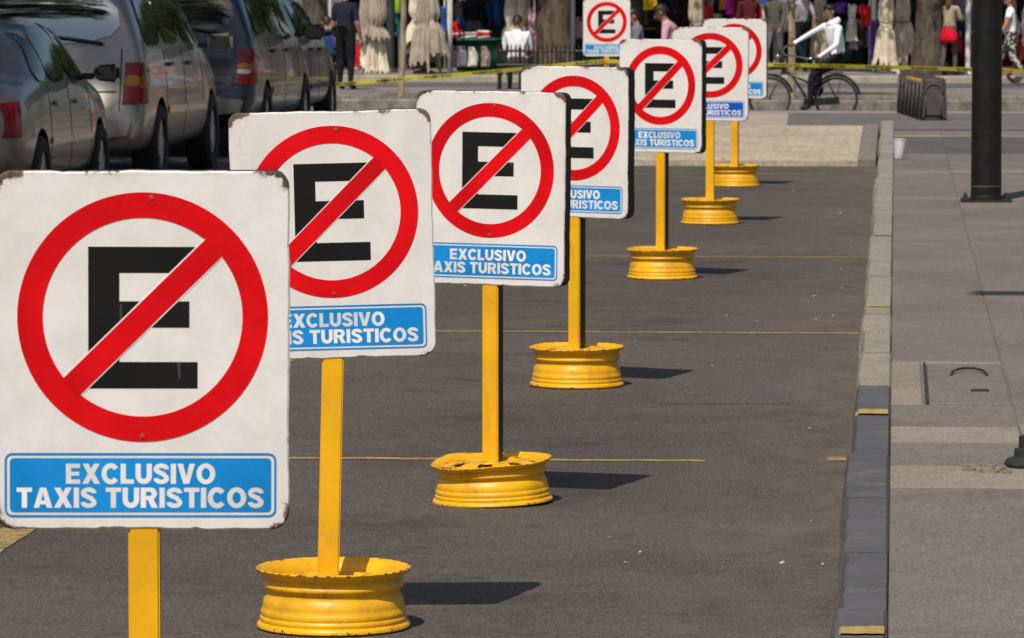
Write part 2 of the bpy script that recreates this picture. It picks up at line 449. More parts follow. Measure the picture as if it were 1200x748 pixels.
# parking bay lines (thin, worn, hand painted)
for (y0, xa, xb, w) in ((17.72, -2.79, -0.70, 0.062), (17.85, -0.245, -0.175, 0.13), (23.95, -2.79, -0.165, 0.065), (30.2, -2.79, -0.17, 0.065), (42.2, -2.79, -0.6, 0.07), (11.6, -2.79, -0.9, 0.05)):
    n = 26
    wob = [rnd.uniform(-0.012, 0.012) for _ in range(n + 1)]
    sl_ = -0.008
    top = [(xa + (xb-xa)*i/n, y0 + w/2 + sl_*(xb-xa)*i/n*-1 + wob[i]) for i in range(n+1)]
    bot = [(xa + (xb-xa)*i/n, y0 - w/2 + sl_*(xb-xa)*i/n*-1 + wob[i]*0.8) for i in range(n, -1, -1)]
    sheet('bay_line', top + bot, 0.0025, LINEY)
sheet('lane_line', [(-2.92, 8), (-2.80, 8), (-2.80, 34), (-2.92, 34)], 0.0035, LINEY, 0.008)

# kerb: single stones
kerb = empty('kerb', kind='structure')
KX0, KX1, KH = -0.15, -0.012, 0.13
cuts = [-4]
while cuts[-1] < 52: cuts.append(cuts[-1] + rnd.uniform(1.15, 1.6))
painted_to = 19.55
cuts = [c_ for c_ in cuts if abs(c_ - painted_to) > 0.5] + [painted_to]; cuts.sort()
for y0, y1 in zip(cuts, cuts[1:]):
    bm = bmesh.new()
    n = 8; L = y1 - y0 - 0.008
    dx = rnd.uniform(-0.014, 0.010); dz = rnd.uniform(-0.004, 0.004)
    rings = []
    for i in range(n + 1):
        y = y0 + L * i / n
        j = lambda s: rnd.uniform(-s, s)
        cp = rnd.choice((0, 0, 0, 0.008)) * rnd.random()
        pr = [(KX0 - 0.012 + dx, -0.05), (KX0 - 0.006 + dx + j(0.003), KH * 0.55), (KX0 + dx + j(0.003) + cp*.6, KH - 0.015 + j(0.004) - cp), (KX0 + 0.010 + dx + j(0.0025) + cp, KH + dz), (KX1 - 0.008 + dx*0.3, KH + dz), (KX1, KH - 0.01), (KX1, -0.05)]
        rings.append([bm.verts.new((x, y, z)) for x, z in pr])
    for p, q in zip(rings, rings[1:]):
        for k in range(len(p) - 1): bm.faces.new((p[k+1], p[k], q[k], q[k+1]))
    bm.faces.new(rings[0]); bm.faces.new(list(reversed(rings[-1])))
    bmesh.ops.recalc_face_normals(bm, faces=list(bm.faces))
    obj('kerb_stone', bm, KERBP if y1 <= painted_to + 0.01 else KERBL, kerb, True, 35)
def kerb_bar(py, w, name='painted_bar'):
    p = ground_at(1020, py, KH)
    bm = bmesh.new(); n = 8
    va = []
    for i in range(n+1):
        x = KX0 + 0.004 + (KX1 - KX0 - 0.012) * i / n
        z = KH + 0.0075 if i > 0 else KH - 0.008
        va.append((bm.verts.new((x, p.y + rnd.uniform(-.008, .008), z)), bm.verts.new((x, p.y + w + rnd.uniform(-.008, .008), z))))
    for a_, b_ in zip(va, va[1:]): bm.faces.new((a_[0], b_[0], b_[1], a_[1]))
    obj(name, bm, LINEYK, kerb)
for py, w in ((746, 0.14), (487, 0.19), (361, 0.10), (277, 0.10)): kerb_bar(py, w)

# pavement on the right: base with single slabs, joints recessed
pav = tag(obj('pavement', bbox(KX1 + 0.002, 60, -30, 49.6, -0.2, 0.124), PAVE), kind='structure')
cols = [(-0.0095, 0.464), (0.4675, 1.98), (1.985, 3.9), (3.905, 5.9)]
rows = [-4, 1, 6, 10.2, 13.2, 15.72, 16.42, 17.22, 17.82, 18.72, 20.75, 25.2, 30.1, 35.15, 35.4, 39.75, 39.95, 43.6, 47.9, 48.3, 49.6]
for ci, (x0, x1) in enumerate(cols):
    for y0, y1 in zip(rows, rows[1:]):
        light = y0 in (15.72, 17.22, 35.15, 39.75, 47.9)
        if y0 == 18.72 and ci == 0: continue
        t = 0.13 + rnd.uniform(-0.002, 0.002) + (0.012 if (y0 == 17.22 and ci > 0) else 0)
        xa = x0
        gap = 0.002
        bm = bbox(xa, x1, y0 + gap, y1 - gap, 0.10, t, 0.004)
        obj('slab', bm, PAVE2 if light else (PAVED if (y0 >= 43.6 and y0 < 47.9) else PAVE), pav)
# inspection hatch in the first row
obj('slab', bbox(-0.0095, 0.115, 18.724, 20.746, 0.10, 0.129, 0.004), PAVE2, pav)
obj('slab', bbox(0.119, 0.462, 20.62, 20.746, 0.10, 0.130, 0.004), PAVE2, pav)
hatch = empty('utility_hatch', (0.14, 18.74, 0.13), label='square concrete utility hatch with lifting ring set in the pavement', cat='hatch')
obj('cover', bbox(0.0, 0.322, 0.0, 1.86, -0.025, 0.003, 0.004), PAVE, hatch)
DARKM = MAT('dark_iron', (0.035, 0.028, 0.024), 0.7, 0.3, 20)
obj('frame', bbox(-0.014, -0.002, -0.01, 1.87, -0.03, 0.008), DARKM, hatch)
bm = bmesh.new()
tube(bm, [(0.10 + 0.075 * (1 - math.cos(t_)) / 1.0, 1.25 + 0.20 * math.sin(t_), 0.008 + 0.012 * math.sin(t_)) for t_ in [math.pi * i / 12 for i in range(13)]], 0.0055, 8)
obj('lifting_ring', bm, DARKM, hatch, True)
obj('slot', bbox(0.17, 0.245, 0.52, 0.60, 0.004, 0.007), DARKM, hatch)
# pale ramp at the end of the parking lane
bm = bmesh.new()
n = 10
p0 = ground_at(940, 195).y; p1 = 51.3
prof = [(p0, 0.0), (p0, 0.05), (p0 + 0.6, 0.075), (p0 + 3.5, 0.11), (p1, 0.125), (p1 + 1.6, 0.0)]
ra = [bm.verts.new((-4.4, y, z)) for y, z in prof]; rb = [bm.verts.new((-0.34, y, z)) for y, z in prof]
for k in range(len(prof)-1): bm.faces.new((ra[k], rb[k], rb[k+1], ra[k+1]))
bm.faces.new(list(reversed(ra))); bm.faces.new(rb)
bmesh.ops.recalc_face_normals(bm, faces=list(bm.faces))
ramp_o = tag(obj('concrete_ramp', bm, RAMPC), kind='structure')
bm = bmesh.new()
prof2 = [(y, z + 0.012 if z > 0 else 0.0) for y, z in prof]
ra = [bm.verts.new((-0.338, y, z)) for y, z in prof2]; rb = [bm.verts.new((-0.175, y, z)) for y, z in prof2]
for k in range(len(prof)-1): bm.faces.new((ra[k], rb[k], rb[k+1], ra[k+1]))
bm.faces.new(list(reversed(ra))); bm.faces.new(rb)
bmesh.ops.recalc_face_normals(bm, faces=list(bm.faces))
obj('edge_stone', bm, KERBF, ramp_o)
# traffic island, far pavement, left pavement
tag(obj('traffic_island', bbox(-30, 30, 75.2, 83, -0.8, Z_ISL, 0.03), MAT('island_paving', (0.19, 0.165, 0.14), 0.9, 0.25, 1.5, bmp=0.3, bscale=50, rand=False)), kind='structure')
tag(obj('island_kerb', bbox(-30, 30, 74.96, 75.198, -0.8, Z_ISL + 0.012, 0.02), MAT('island_kerb_stone', (0.20, 0.175, 0.145), 0.9, 0.4, 5, rand=False)), kind='structure')
tag(obj('far_pavement', bbox(-80, 80, 93.3, 160, -0.8, Z_FARP, 0.03), MAT('plaza_paving', (0.21, 0.185, 0.155), 0.9, 0.25, 1.0, bmp=0.3, bscale=40, rand=False)), kind='structure')
tag(obj('far_kerb', bbox(-80, 80, 93.0, 93.298, -0.8, Z_FARP + 0.01, 0.02), MAT('far_kerb_stone', (0.34, 0.295, 0.24), 0.9, 0.2, 3, rand=False)), kind='structure')
tag(obj('left_pavement', bbox(-60, -8.55, -30, 54, -0.2, 0.14, 0.02), PAVED), kind='structure')

# ------------------------------------------------------------------ the no-parking signs on wheel bases
K = 0.56 / 340                                            # metres per measured unit of the front sign
PW, PH, PT = 0.56, 417 * K, 0.066
def U(x): return (x - 168) * K
def V(y): return (408.5 - y) * K                          # panel centre at z = 0
FY = -PT / 2
def rounded(w, h, r, n=7, r2=None):
    pts = []
    for cx, cz, a0, rr in ((w/2, h/2, 0, r), (-w/2, h/2, 90, r), (-w/2, -h/2, 180, r2 or r), (w/2, -h/2, 270, r2 or r)):
        ox = cx - math.copysign(rr, cx); oz = cz - math.copysign(rr, cz)
        for i in range(n + 1):
            a = R(a0 + 90 * i / n); pts.append((ox + rr * math.cos(a), oz + rr * math.sin(a)))
    return pts
def dense(poly, step=0.012):
    out = []
    for i in range(len(poly)):
        a = Vector(poly[i]); b = Vector(poly[(i+1) % len(poly)])
        k = max(1, int((b-a).length / step))
        for j in range(k): out.append(tuple(a.lerp(b, j / k)))
    return out
def panel_bm(seed):
    r_ = random.Random(seed)
    base = dense(rounded(PW, PH, 0.030, 6, 0.034))
    ph = [r_.uniform(0, 6.28) for _ in range(4)]
    poly = []
    for i, (x, z) in enumerate(base):
        a = math.atan2(z, x); L = math.hypot(x, z)
        k = 1 + 0.0022 * math.sin(5*a + ph[0]) + 0.0018 * math.sin(11*a + ph[1]) + 0.0016 * math.sin(29*a + ph[2]) + r_.uniform(-0.0012, 0.0012)
        if r_.random() < 0.05: k -= r_.uniform(0.003, 0.008)
        poly.append((x * k, z * k))
    bm = bmesh.new()
    n = len(poly)
    inn = [bm.verts.new((x * (1 - 0.004/abs(math.hypot(x, z))), FY, z * (1 - 0.004/abs(math.hypot(x, z))))) for x, z in poly]
    fr = [bm.verts.new((x, FY + 0.004, z)) for x, z in poly]
    bk = [bm.verts.new((x, PT/2, z)) for x, z in poly]
    f = bm.faces.new(inn); f.material_index = 0
    for k in range(n):
        q = bm.faces.new((inn[(k+1) % n], inn[k], fr[k], fr[(k+1) % n])); q.material_index = 0
        q = bm.faces.new((fr[(k+1) % n], fr[k], bk[k], bk[(k+1) % n])); q.material_index = 1
    f = bm.faces.new(list(reversed(bk))); f.material_index = 0
    bmesh.ops.recalc_face_normals(bm, faces=list(bm.faces))
    return bm
def flat_poly(poly, y=FY - 0.0008, t=0.0006):
    bm = bmesh.new(); prism(bm, poly, y, y + t); return bm
def ring_bm(cx, cz, ro, ri, y, n=96, t=0.0006):
    bm = bmesh.new(); vs = []
    for k in range(n):
        a = 2*math.pi*k/n; c_, s_ = math.cos(a), math.sin(a)
        vs.append([bm.verts.new((cx + r*c_, yy, cz + r*s_)) for r, yy in ((ro, y), (ri, y), (ri, y+t), (ro, y+t))])
    for k in range(n):
        p, q = vs[k], vs[(k+1) % n]
        for i in range(4): bm.faces.new((p[i], p[(i+1) % 4], q[(i+1) % 4], q[i]))
    bmesh.ops.recalc_face_normals(bm, faces=list(bm.faces))
    return bm
cxr, czr = U(168), V(369.5)
RO, RI = 145 * K, 115.5 * K
ring_me = mesh(ring_bm(cxr, czr, RO, RI, FY - 0.0011), SRED)
def bar_poly(hw, L):
    d_ = Vector((math.cos(R(44.5)), math.sin(R(44.5)))); n_ = Vector((-d_.y, d_.x))
    off = Vector((cxr, czr))
    return [tuple(off + d_*a_ + n_*b_) for a_, b_ in ((-L, -hw), (L, -hw), (L, hw), (-L, hw))]
slash_me = mesh(flat_poly(bar_poly(13.8*K, 119*K), FY - 0.0015), SRED)
sedge_me = mesh(flat_poly(bar_poly(15.4*K, 114.5*K), FY - 0.0009), SLET)
E = [(105,287.7),(228,287.7),(228,318),(141,318),(141,351),(222,351),(222,381.5),(141,381.5),(141,421.5),(231.5,421.5),(231.5,452.3),(105,452.3)]
E_me = mesh(flat_poly([(U(x), V(y)) for x, y in reversed(E)], FY - 0.0006, 0.0004), SBLACK)
def plate(x0, x1, y0, y1, r):
    w, h = (x1-x0)*K, (y1-y0)*K
    return [(x + U((x0+x1)/2), z + V((y0+y1)/2)) for x, z in rounded(w, h, r*K, 5)]
def frame_bm(x0, x1, y0, y1, r, t, y):
    o = plate(x0, x1, y0, y1, r); i = plate(x0+t, x1-t, y0+t, y1-t, max(r-t, 1)); n = len(o)
    bm = bmesh.new()
    a = [bm.verts.new((p[0], y, p[1])) for p in o]; b = [bm.verts.new((p[0], y, p[1])) for p in i]
    for k in range(n): bm.faces.new((a[k], a[(k+1) % n], b[(k+1) % n], b[k]))
    bmesh.ops.recalc_face_normals(bm, faces=list(bm.faces))
    for f in bm.faces:
        if f.normal.y > 0: f.normal_flip()
    return bm
pl_me = mesh(flat_poly(plate(14, 317, 533.5, 596.5, 5), FY - 0.0009), SBLUE)
plb_me = mesh(flat_poly(plate(14, 317, 533.5, 596.5, 5), FY - 0.0009), SBLUED)
bd_me = mesh(frame_bm(8, 323, 527.5, 602.5, 9, 2.6, FY - 0.0010), SBLUE)
# heavy grotesque capitals drawn as outlines, cap height 1
def stroke(pts, w):
    pts = [Vector(p) for p in pts]; L_, R_ = [], []
    for i, p in enumerate(pts):
        t = (pts[min(i+1, len(pts)-1)] - pts[max(i-1, 0)]).normalized(); n_ = Vector((-t.y, t.x)) * (w/2)
        L_.append(tuple(p + n_)); R_.append(tuple(p - n_))
    return L_ + R_[::-1]
def arc(cx, cy, rx, ry, a0, a1, n=14): return [(cx + rx*math.cos(R(a0 + (a1-a0)*i/n)), cy + ry*math.sin(R(a0 + (a1-a0)*i/n))) for i in range(n+1)]
TW, TH = 0.255, 0.215                                       # stem and bar weights
GLY = {
 'E': (0.72, [[(0,0),(0.70,0),(0.70,TH),(TW,TH),(TW,0.40),(0.65,0.40),(0.65,0.60),(TW,0.60),(TW,1-TH),(0.69,1-TH),(0.69,1),(0,1)]]),
 'L': (0.66, [[(0,0),(0.65,0),(0.65,TH+.01),(TW,TH+.01),(TW,1),(0,1)]]),
 'I': (TW, [[(0,0),(TW,0),(TW,1),(0,1)]]),
 'T': (0.74, [[(0.245,0),(0.495,0),(0.495,1-TH),(0.74,1-TH),(0.74,1),(0,1),(0,1-TH),(0.245,1-TH)]]),
 'V': (0.86, [[(0.29,0),(0.57,0),(0.86,1),(0.59,1),(0.43,0.34),(0.27,1),(0,1)]]),
 'X': (0.88, [[(0,0),(0.30,0),(0.44,0.27),(0.58,0),(0.88,0),(0.60,0.51),(0.86,1),(0.57,1),(0.44,0.75),(0.31,1),(0.02,1),(0.28,0.51)]]),
 'A': (0.90, [[(0,0),(0.27,0),(0.315,0.17),(0.585,0.17),(0.63,0),(0.90,0),(0.60,1),(0.30,1)],[(0.36,0.36),(0.45,0.72),(0.54,0.36)]]),
 'U': (0.80, [stroke([(0.127,1),(0.127,0.42)] + arc(0.40,0.40,0.273,0.285,180,360) + [(0.673,0.42),(0.673,1)], TW)]),
 'O': (0.92, [arc(0.46,0.5,0.46,0.52,0,352,44), arc(0.46,0.5,0.205,0.29,0,350,35)]),
 'C': (0.86, [stroke(arc(0.45,0.5,0.33,0.405,38,322,26), 0.245)]),
 'S': (0.78, [stroke([(0.655,0.72)] + arc(0.39,0.735,0.265,0.165,10,235,16) + [(0.39,0.525),(0.50,0.485)] + arc(0.39,0.265,0.268,0.165,52,-170,16) + [(0.122,0.28)], 0.225)]),
 'R': (0.83, [[(0,0),(TW,0),(TW,0.40),(0.34,0.40),(0.53,0),(0.83,0),(0.64,0.38),(0.66,0.44)] + arc(0.50,0.71,0.28,0.29,-50,90,12) + [(0,1)], [(TW,0.80),(0.44,0.80)] + arc(0.44,0.695,0.085,0.105,80,-80,6) + [(0.44,0.59),(TW,0.59)]]),
 ' ': (0.28, [])}
def text_mesh(body, x0, x1, z0, z1, y, mat, gap=0.075):
    cu = bpy.data.curves.new('t', 'CURVE'); cu.dimensions = '2D'; cu.fill_mode = 'BOTH'
    adv = 0
    for ch in body:
        w_, polys = GLY[ch]
        for poly in polys:
            sp = cu.splines.new('POLY'); sp.points.add(len(poly) - 1); sp.use_cyclic_u = True
            for q, (px_, py_) in zip(sp.points, poly): q.co = (px_ + adv, py_, 0, 1)
        adv += w_ + gap
    o = bpy.data.objects.new('t', cu); C.objects.link(o)
    dg = bpy.context.evaluated_depsgraph_get(); dg.update()
    me = bpy.data.meshes.new_from_object(o.evaluated_get(dg))
    bpy.data.objects.remove(o)
    adv -= gap
    for v in me.vertices: v.co = Vector((x0 + v.co.x / adv * (x1 - x0), y, z0 + v.co.y * (z1 - z0)))
    me.materials.clear(); me.materials.append(mat)
    return me
t1_me = text_mesh('EXCLUSIVO', U(79), U(252), V(563.5), V(540), FY - 0.0012, SLET)
t2_me = text_mesh('TAXIS TURISTICOS', U(22), U(308.5), V(591.5), V(568), FY - 0.0012, SLET)

def rim_parts(seed, bent=0.0, deep=0.118, hk=1.14):
    r_ = random.Random(seed)
    prof = [(0.150,0.004),(0.208,0.000),(0.215,0.004),(0.215,0.010),(0.210,0.015),(0.2045,0.018),(0.206,0.022),(0.206,0.029),(0.2015,0.033),(0.203,0.038),(0.203,0.048),(0.1985,0.052),(0.199,0.062),(0.196,0.075),(0.190,0.084),(0.186,0.092),(0.186,0.099),(0.188,0.103),(0.195,0.107),(0.1975,0.111),(0.1975,0.116),(0.193,0.121),(0.191,0.127),(0.194,0.134),(0.200,0.140),(0.209,0.146),(0.215,0.151),(0.2165,0.156),(0.213,0.1585),(0.204,0.153),(0.192,0.141),(0.184,0.130),(0.182,deep-0.004)]
    prof = [(r0_, z0_ * hk) for r0_, z0_ in prof]; deep *= hk
    bm = bmesh.new(); lathe(bm, prof, 96)
    a0 = R(-115)
    for v in bm.verts:
        a = math.atan2(v.co.y, v.co.x); k = max(0, (v.co.z - 0.085) / 0.07)
        v.co.z += k * (r_.uniform(-0.0008, 0.0008))
        if bent:
            da = math.cos(a - a0)
            v.co.z += k * bent * (-0.018 * max(0, da) ** 1.5 + 0.003 * math.sin(3*a) + 0.002 * math.sin(5*a + 1))
            rr = 1 + k * bent * 0.03 * math.cos(2 * (a - a0))
            v.co.x *= rr; v.co.y *= rr
    bmesh.ops.recalc_face_normals(bm, faces=list(bm.faces))
    wall = mesh(bm, YEL, True, 50)
    # disc with hand holes
    bm = bmesh.new(); n = 72
    dp = [(0.183, deep), (0.165, deep + 0.004), (0.135, deep + 0.012), (0.100, deep + 0.016), (0.088, deep + 0.006), (0.055, deep + 0.004), (0.034, deep + 0.008), (0.033, deep - 0.01)]
    if bent: dp = [(r__, min(z_ + 0.010, 0.151 * hk)) for r__, z_ in dp]
    rings = lathe(bm, dp, n)
    kill = []
    bm.faces.ensure_lookup_table()
    holes = 8
    for f in bm.faces:
        c_ = f.calc_center_median(); rr = math.hypot(c_.x, c_.y); a = math.atan2(c_.y, c_.x) % (2*math.pi)
        if 0.105 < rr < 0.150 and ((a * n / (2*math.pi)) % (n/holes)) < 4: kill.append(f)
    bmesh.ops.delete(bm, geom=kill, context='FACES')
    bmesh.ops.solidify(bm, geom=list(bm.faces), thickness=0.004)
    disc = mesh(bm, YEL, True, 40)
    return wall, disc
rimA = rim_parts(1, 0, 0.118, 1.07); rimB = rim_parts(2, 1.0, 0.128, 0.97); rimC = rim_parts(3, 0.18, 0.134)
def weld_bm(h):
    bm = bmesh.new(); box(bm, -0.048, 0.048, -0.048, 0.048, h, h + 0.006)
    for v in bm.verts: v.co.x += rnd.uniform(-.004, .004); v.co.y += rnd.uniform(-.004, .004)
    return bm
sign_specs = [  # post px, distance, turn relative to the view, roll, rim, base py, label
    (166, None, -2, 0.3, rimA, 952, 600, 'nearest and largest no-parking E sign, cut by the left edge of the photo', SBLUE),
    (391, None, 0, -1.3, rimA, 735, 0, 'second nearest no-parking E sign, tilted, on an open yellow wheel rim', SBLUE),
    (577.5, None, -19, 0.6, rimB, 588, 0, 'third no-parking E sign, on a bent yellow wheel rim with a warped lip', SBLUE),
    (676, None, -29, 0.3, rimC, 452, 0, 'fourth no-parking E sign, turned sideways and half hidden behind the third', SBLUE),
    (776, None, -27, 0.0, rimC, 326, 0, 'fifth no-parking E sign, turned sideways with whole circle and thick dark edge showing', SBLUE),
    (832, None, -4, 0.3, rimC, 262, 0, 'sixth no-parking E sign, its plate of a deeper blue, partly behind the fifth', SBLUED),
    (861, None, -10, 0.0, rimC, 218, 0, 'seventh no-parking E sign, rightmost, next to the cyclist', SBLUE),
    (711, 56.6, -2, 0.0, rimC, 141, 0, 'small far no-parking E sign beside the big tree trunk, tape tied to its post', SBLUE)]
SIGN_XY = []
bm = bmesh.new(); capped(bm, [(0.0055, 0), (0.005, 0.0012), (0.003, 0.002)], 10, Matrix.Rotation(R(90), 4, 'X')); bolt_me = mesh(bm, chipped('bolt_paint', (0.50, 0.02, 0.015), (0.16, 0.11, 0.08), 0.45, 0.55, 90))
for i, (px, dist, turn, roll, rim, by, _x, label, blue) in enumerate(sign_specs):
    p = ground_at(px, by)
    if i == 0: p = at(168.5, 500, 9.17); p.z = 0
    SIGN_XY.append(p)
    face = math.atan2(-p.x, p.y)                          # facing the camera exactly
    s = empty('no_parking_sign', (p.x, p.y, 0), face + R(turn), label, 'sign', 'no-parking signs on yellow wheel bases')
    pz = 0.757 + PH / 2
    s.scale = ((1, 1, .968, .962, .97, .97, .965, 1)[i],) * 3      # the signs are not quite of one size
    pz += (0.013, 0, 0.018, 0.014, 0.008, 0, 0, 0)[i]
    M_ = link('panel', mesh(panel_bm(100 + i), [SWHITE, SSIDE]), s, (0, 0, pz), (0, R(roll), 0))
    link('ring', ring_me, M_); link('slash', slash_me, M_); link('slash_edge', sedge_me, M_)
    link('letter_e', E_me, M_)
    link('plate', plb_me if blue is SBLUED else pl_me, M_); link('plate_border', bd_me, M_)
    link('lettering', t1_me, M_); link('lettering', t2_me, M_)
    for bx_, by_ in ((178, 231), (168, 508)): link('bolt', bolt_me, M_, (U(bx_), FY - 0.0011, V(by_)))
    tilt = R(0.9) if i == 1 else 0
    zb = 0.134 if rim is rimA else (0.134 if rim is rimB else 0.158)
    bm = bmesh.new(); box(bm, -0.030, 0.030, -0.030, 0.030, zb, pz - PH/2 + 0.03)
    bmesh.ops.bevel(bm, geom=[e for e in bm.edges if abs((e.verts[0].co - e.verts[1].co).z) > 0.3], offset=0.004, segments=2, affect='EDGES')
    bm.normal_update()
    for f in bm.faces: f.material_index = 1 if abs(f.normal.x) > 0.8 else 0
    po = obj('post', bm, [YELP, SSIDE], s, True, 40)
    if i == 1:
        for v in po.data.vertices: v.co.x += (v.co.z - 0.76) * 0.024
    rims = rim[0]
    w = link('wheel_rim', rims, s, (0, 0, 0.002), (R(0.8) if i == 2 else 0, R(-1.6) if i == 2 else 0, rnd.uniform(0, 0.2) if rim is not rimB else 0))
    link('disc', rim[1], w)
    obj('weld_plate', weld_bm(zb - 0.003), YELP, s)

# ------------------------------------------------------------------ black lamp post, plastic cup, rubber stub
p = ground_at(1155.5, 236, 0.13)
s = empty('lamp_post', (p.x, p.y, 0.13), label='thick black lamp post standing on the right pavement', cat='lamp post')
bm = bmesh.new(); capped(bm, [(0.112, 0.014), (0.110, 0.25), (0.108, 1.6), (0.09, 4.0), (0.07, 7.5)], 40)
obj('shaft', bm, BLACKP, s, True, 40)
bm = bbox(-0.185, 0.185, -0.185, 0.185, -0.002, 0.016, 0.004); obj('base_plate', bm, BLACKP, s)
for sx in (-1, 1):
    for sy in (-1, 1):
        bm = bmesh.new(); capped(bm, [(0.019, 0.014), (0.019, 0.032), (0.011, 0.034), (0.011, 0.055)], 6, Matrix.Translation((sx*0.148, sy*0.148, 0)))
        obj('bolt', bm, DARKM, s)
bm = bmesh.new(); lathe(bm, [(0.118, 0.014), (0.118, 0.030), (0.110, 0.05)], 40); obj('collar', bm, BLACKP, s, True, 30)
bm = bmesh.new(); lathe(bm, [(0.112, 0.108), (0.1145, 0.109), (0.1145, 0.113), (0.112, 0.114)], 40); obj('strap', bm, MAT('strap_wire', (0.12, 0.11, 0.10), 0.5), s, True, 30)
# street lamp added out of view to cast the thin shadow on the pavement
s = empty('added_street_lamp', (4.3, 19.7, 0.13), label='grey street lamp with a long arm over the pavement, right of the frame', cat='street lamp')
GREYM = MAT('galvanised', (0.35, 0.35, 0.34), 0.5, 0.15, 8, metal=0.3)
bm = bmesh.new(); capped(bm, [(0.14, 0), (0.09, 4), (0.07, 8.0)], 20); obj('shaft', bm, GREYM, s, True, 40)
bm = bmesh.new(); tube(bm, [(0, 0, 7.9), (-1.5, 0, 8.1), (-4.2, 0, 8.15)], 0.05, 10); obj('arm', bm, GREYM, s, True, 40)
obj('lamp_head', bbox(-5.25, -4.2, -0.14, 0.14, 8.07, 8.22, 0.03, 2), GREYM, s)
# clear cup on the kerb
p = ground_at(1053, 186, 0.135)
bm = bmesh.new(); lathe(bm, [(0.002, 0.0), (0.040, 0.0), (0.041, 0.004), (0.056, 0.165), (0.060, 0.168), (0.060, 0.174), (0.054, 0.172), (0.038, 0.008), (0.002, 0.006)], 28)
cup, nt, b_ = base_mat('cup_plastic', 0.25, 0, 0.5)
b_.inputs['Base Color'].default_value = (0.85, 0.85, 0.85, 1)
b_.inputs['Transmission Weight'].default_value = 0.45
nz = ramp(nt, noise(nt, coords(nt), 20, 3), 0.3, 0.7); nt.links.new(math_(nt, 'ADD', math_(nt, 'MULTIPLY', nz, 0.25), 0.15), b_.inputs['Roughness'])
tag(obj('plastic_cup', bm, cup, None, True, 40, (p.x, p.y, 0.136), (0, R(4), 0)), 'clear plastic cup left standing at the far end of the kerb', 'cup')
# stub at right border
p = ground_at(1197, 549, 0.13)
s = empty('bollard_stub', (p.x + 0.03, p.y + 0.05, 0.13), label='low black rubber stub at the right border, on the pale cement strip', cat='bollard stub')
bm = bmesh.new(); capped(bm, [(0.075, 0), (0.078, 0.012), (0.070, 0.028), (0.048, 0.036), (0.046, 0.062), (0.034, 0.066), (0.033, 0.105), (0.026, 0.110)], 24)
for v in bm.verts: v.co.x *= 1.15
obj('foot', bm, RUBBER, s, True, 35)
# rubble hole beside it
p0_ = ground_at(1135, 553, 0.13); p1_ = ground_at(1180, 545, 0.13)
bm = bmesh.new()
for k in range(70):
    t_ = rnd.random()
    q = Vector((p0_.x + (p1_.x - p0_.x) * t_ + rnd.uniform(-.01, .01), p0_.y + rnd.uniform(-0.05, 0.22), 0.132)); h = rnd.uniform(0.003, 0.011)
    M_ = Matrix.Translation(q) @ Matrix.Rotation(rnd.uniform(0, 6), 4, 'Z')
    box(bm, -h, h, -h*1.3, h*1.3, -0.002, h*0.9, 0, M_)
tag(obj('rubble', bm, concrete('rubble_bits', (0.26, 0.215, 0.165), sp=8)), 'broken cement crumbs on the pale pavement strip', 'rubble', kind='stuff')
# scraps of paper and grit on the street
bm = bmesh.new()
for k in range(46):
    x = -0.2 - abs(rnd.gauss(0, 0.5)) if k < 30 else rnd.uniform(-3.4, -0.2); y = rnd.uniform(12.5, 40)
    h = rnd.uniform(0.002, 0.006) if k % 12 else rnd.uniform(0.006, 0.010)
    M_ = Matrix.Translation((x, y, 0.003)) @ Matrix.Rotation(rnd.uniform(0, 6), 4, 'Z') @ Matrix.Rotation(rnd.uniform(-.3, .3), 4, 'X')
    box(bm, -h, h, -h*rnd.uniform(.6, 1.8), h, 0, rnd.uniform(.002, .006), rnd.choice((0, 0, 1)), M_)
tag(obj('litter', bm, [MAT('paper_scrap', (0.5, 0.46, 0.4), 0.9, 0.3), MAT('grit', (0.2, 0.17, 0.13), 0.9, 0.4)]), 'scattered grit and paper scraps on the parking lane', 'litter', kind='stuff')

# ------------------------------------------------------------------ parked cars
def paint(name, col, rough=0.28, metal=0.5):
    m, nt, b = base_mat(name, rough, metal, 0.5)
    v = coords(nt, True)
    dirt = ramp(nt, noise(nt, v, 2.5, 6, 0.7), 0.35, 0.75)
    nt.links.new(mixc(nt, dirt, col, sc_(col, 0.82)), b.inputs['Base Color'])
    b.inputs['Coat Weight'].default_value = 0.5; b.inputs['Coat Roughness'].default_value = 0.04
    return m
TRIM = MAT('black_trim', (0.015, 0.015, 0.015), 0.5, 0.2)
LAMPR = MAT('tail_lamp_red', (0.19, 0.004, 0.004), 0.12, 0.1, spec=0.35)
LAMPY = MAT('tail_lamp_amber', (0.32, 0.13, 0.006), 0.12, 0.1, spec=0.35)
LAMPW = MAT('lamp_clear', (0.55, 0.52, 0.5), 0.12, 0.1, spec=0.7)
ALLOY = MAT('alloy', (0.45, 0.44, 0.43), 0.35, 0.15, metal=0.8)
CHROME = MAT('chrome', (0.6, 0.6, 0.6), 0.12, 0.05, metal=1.0)
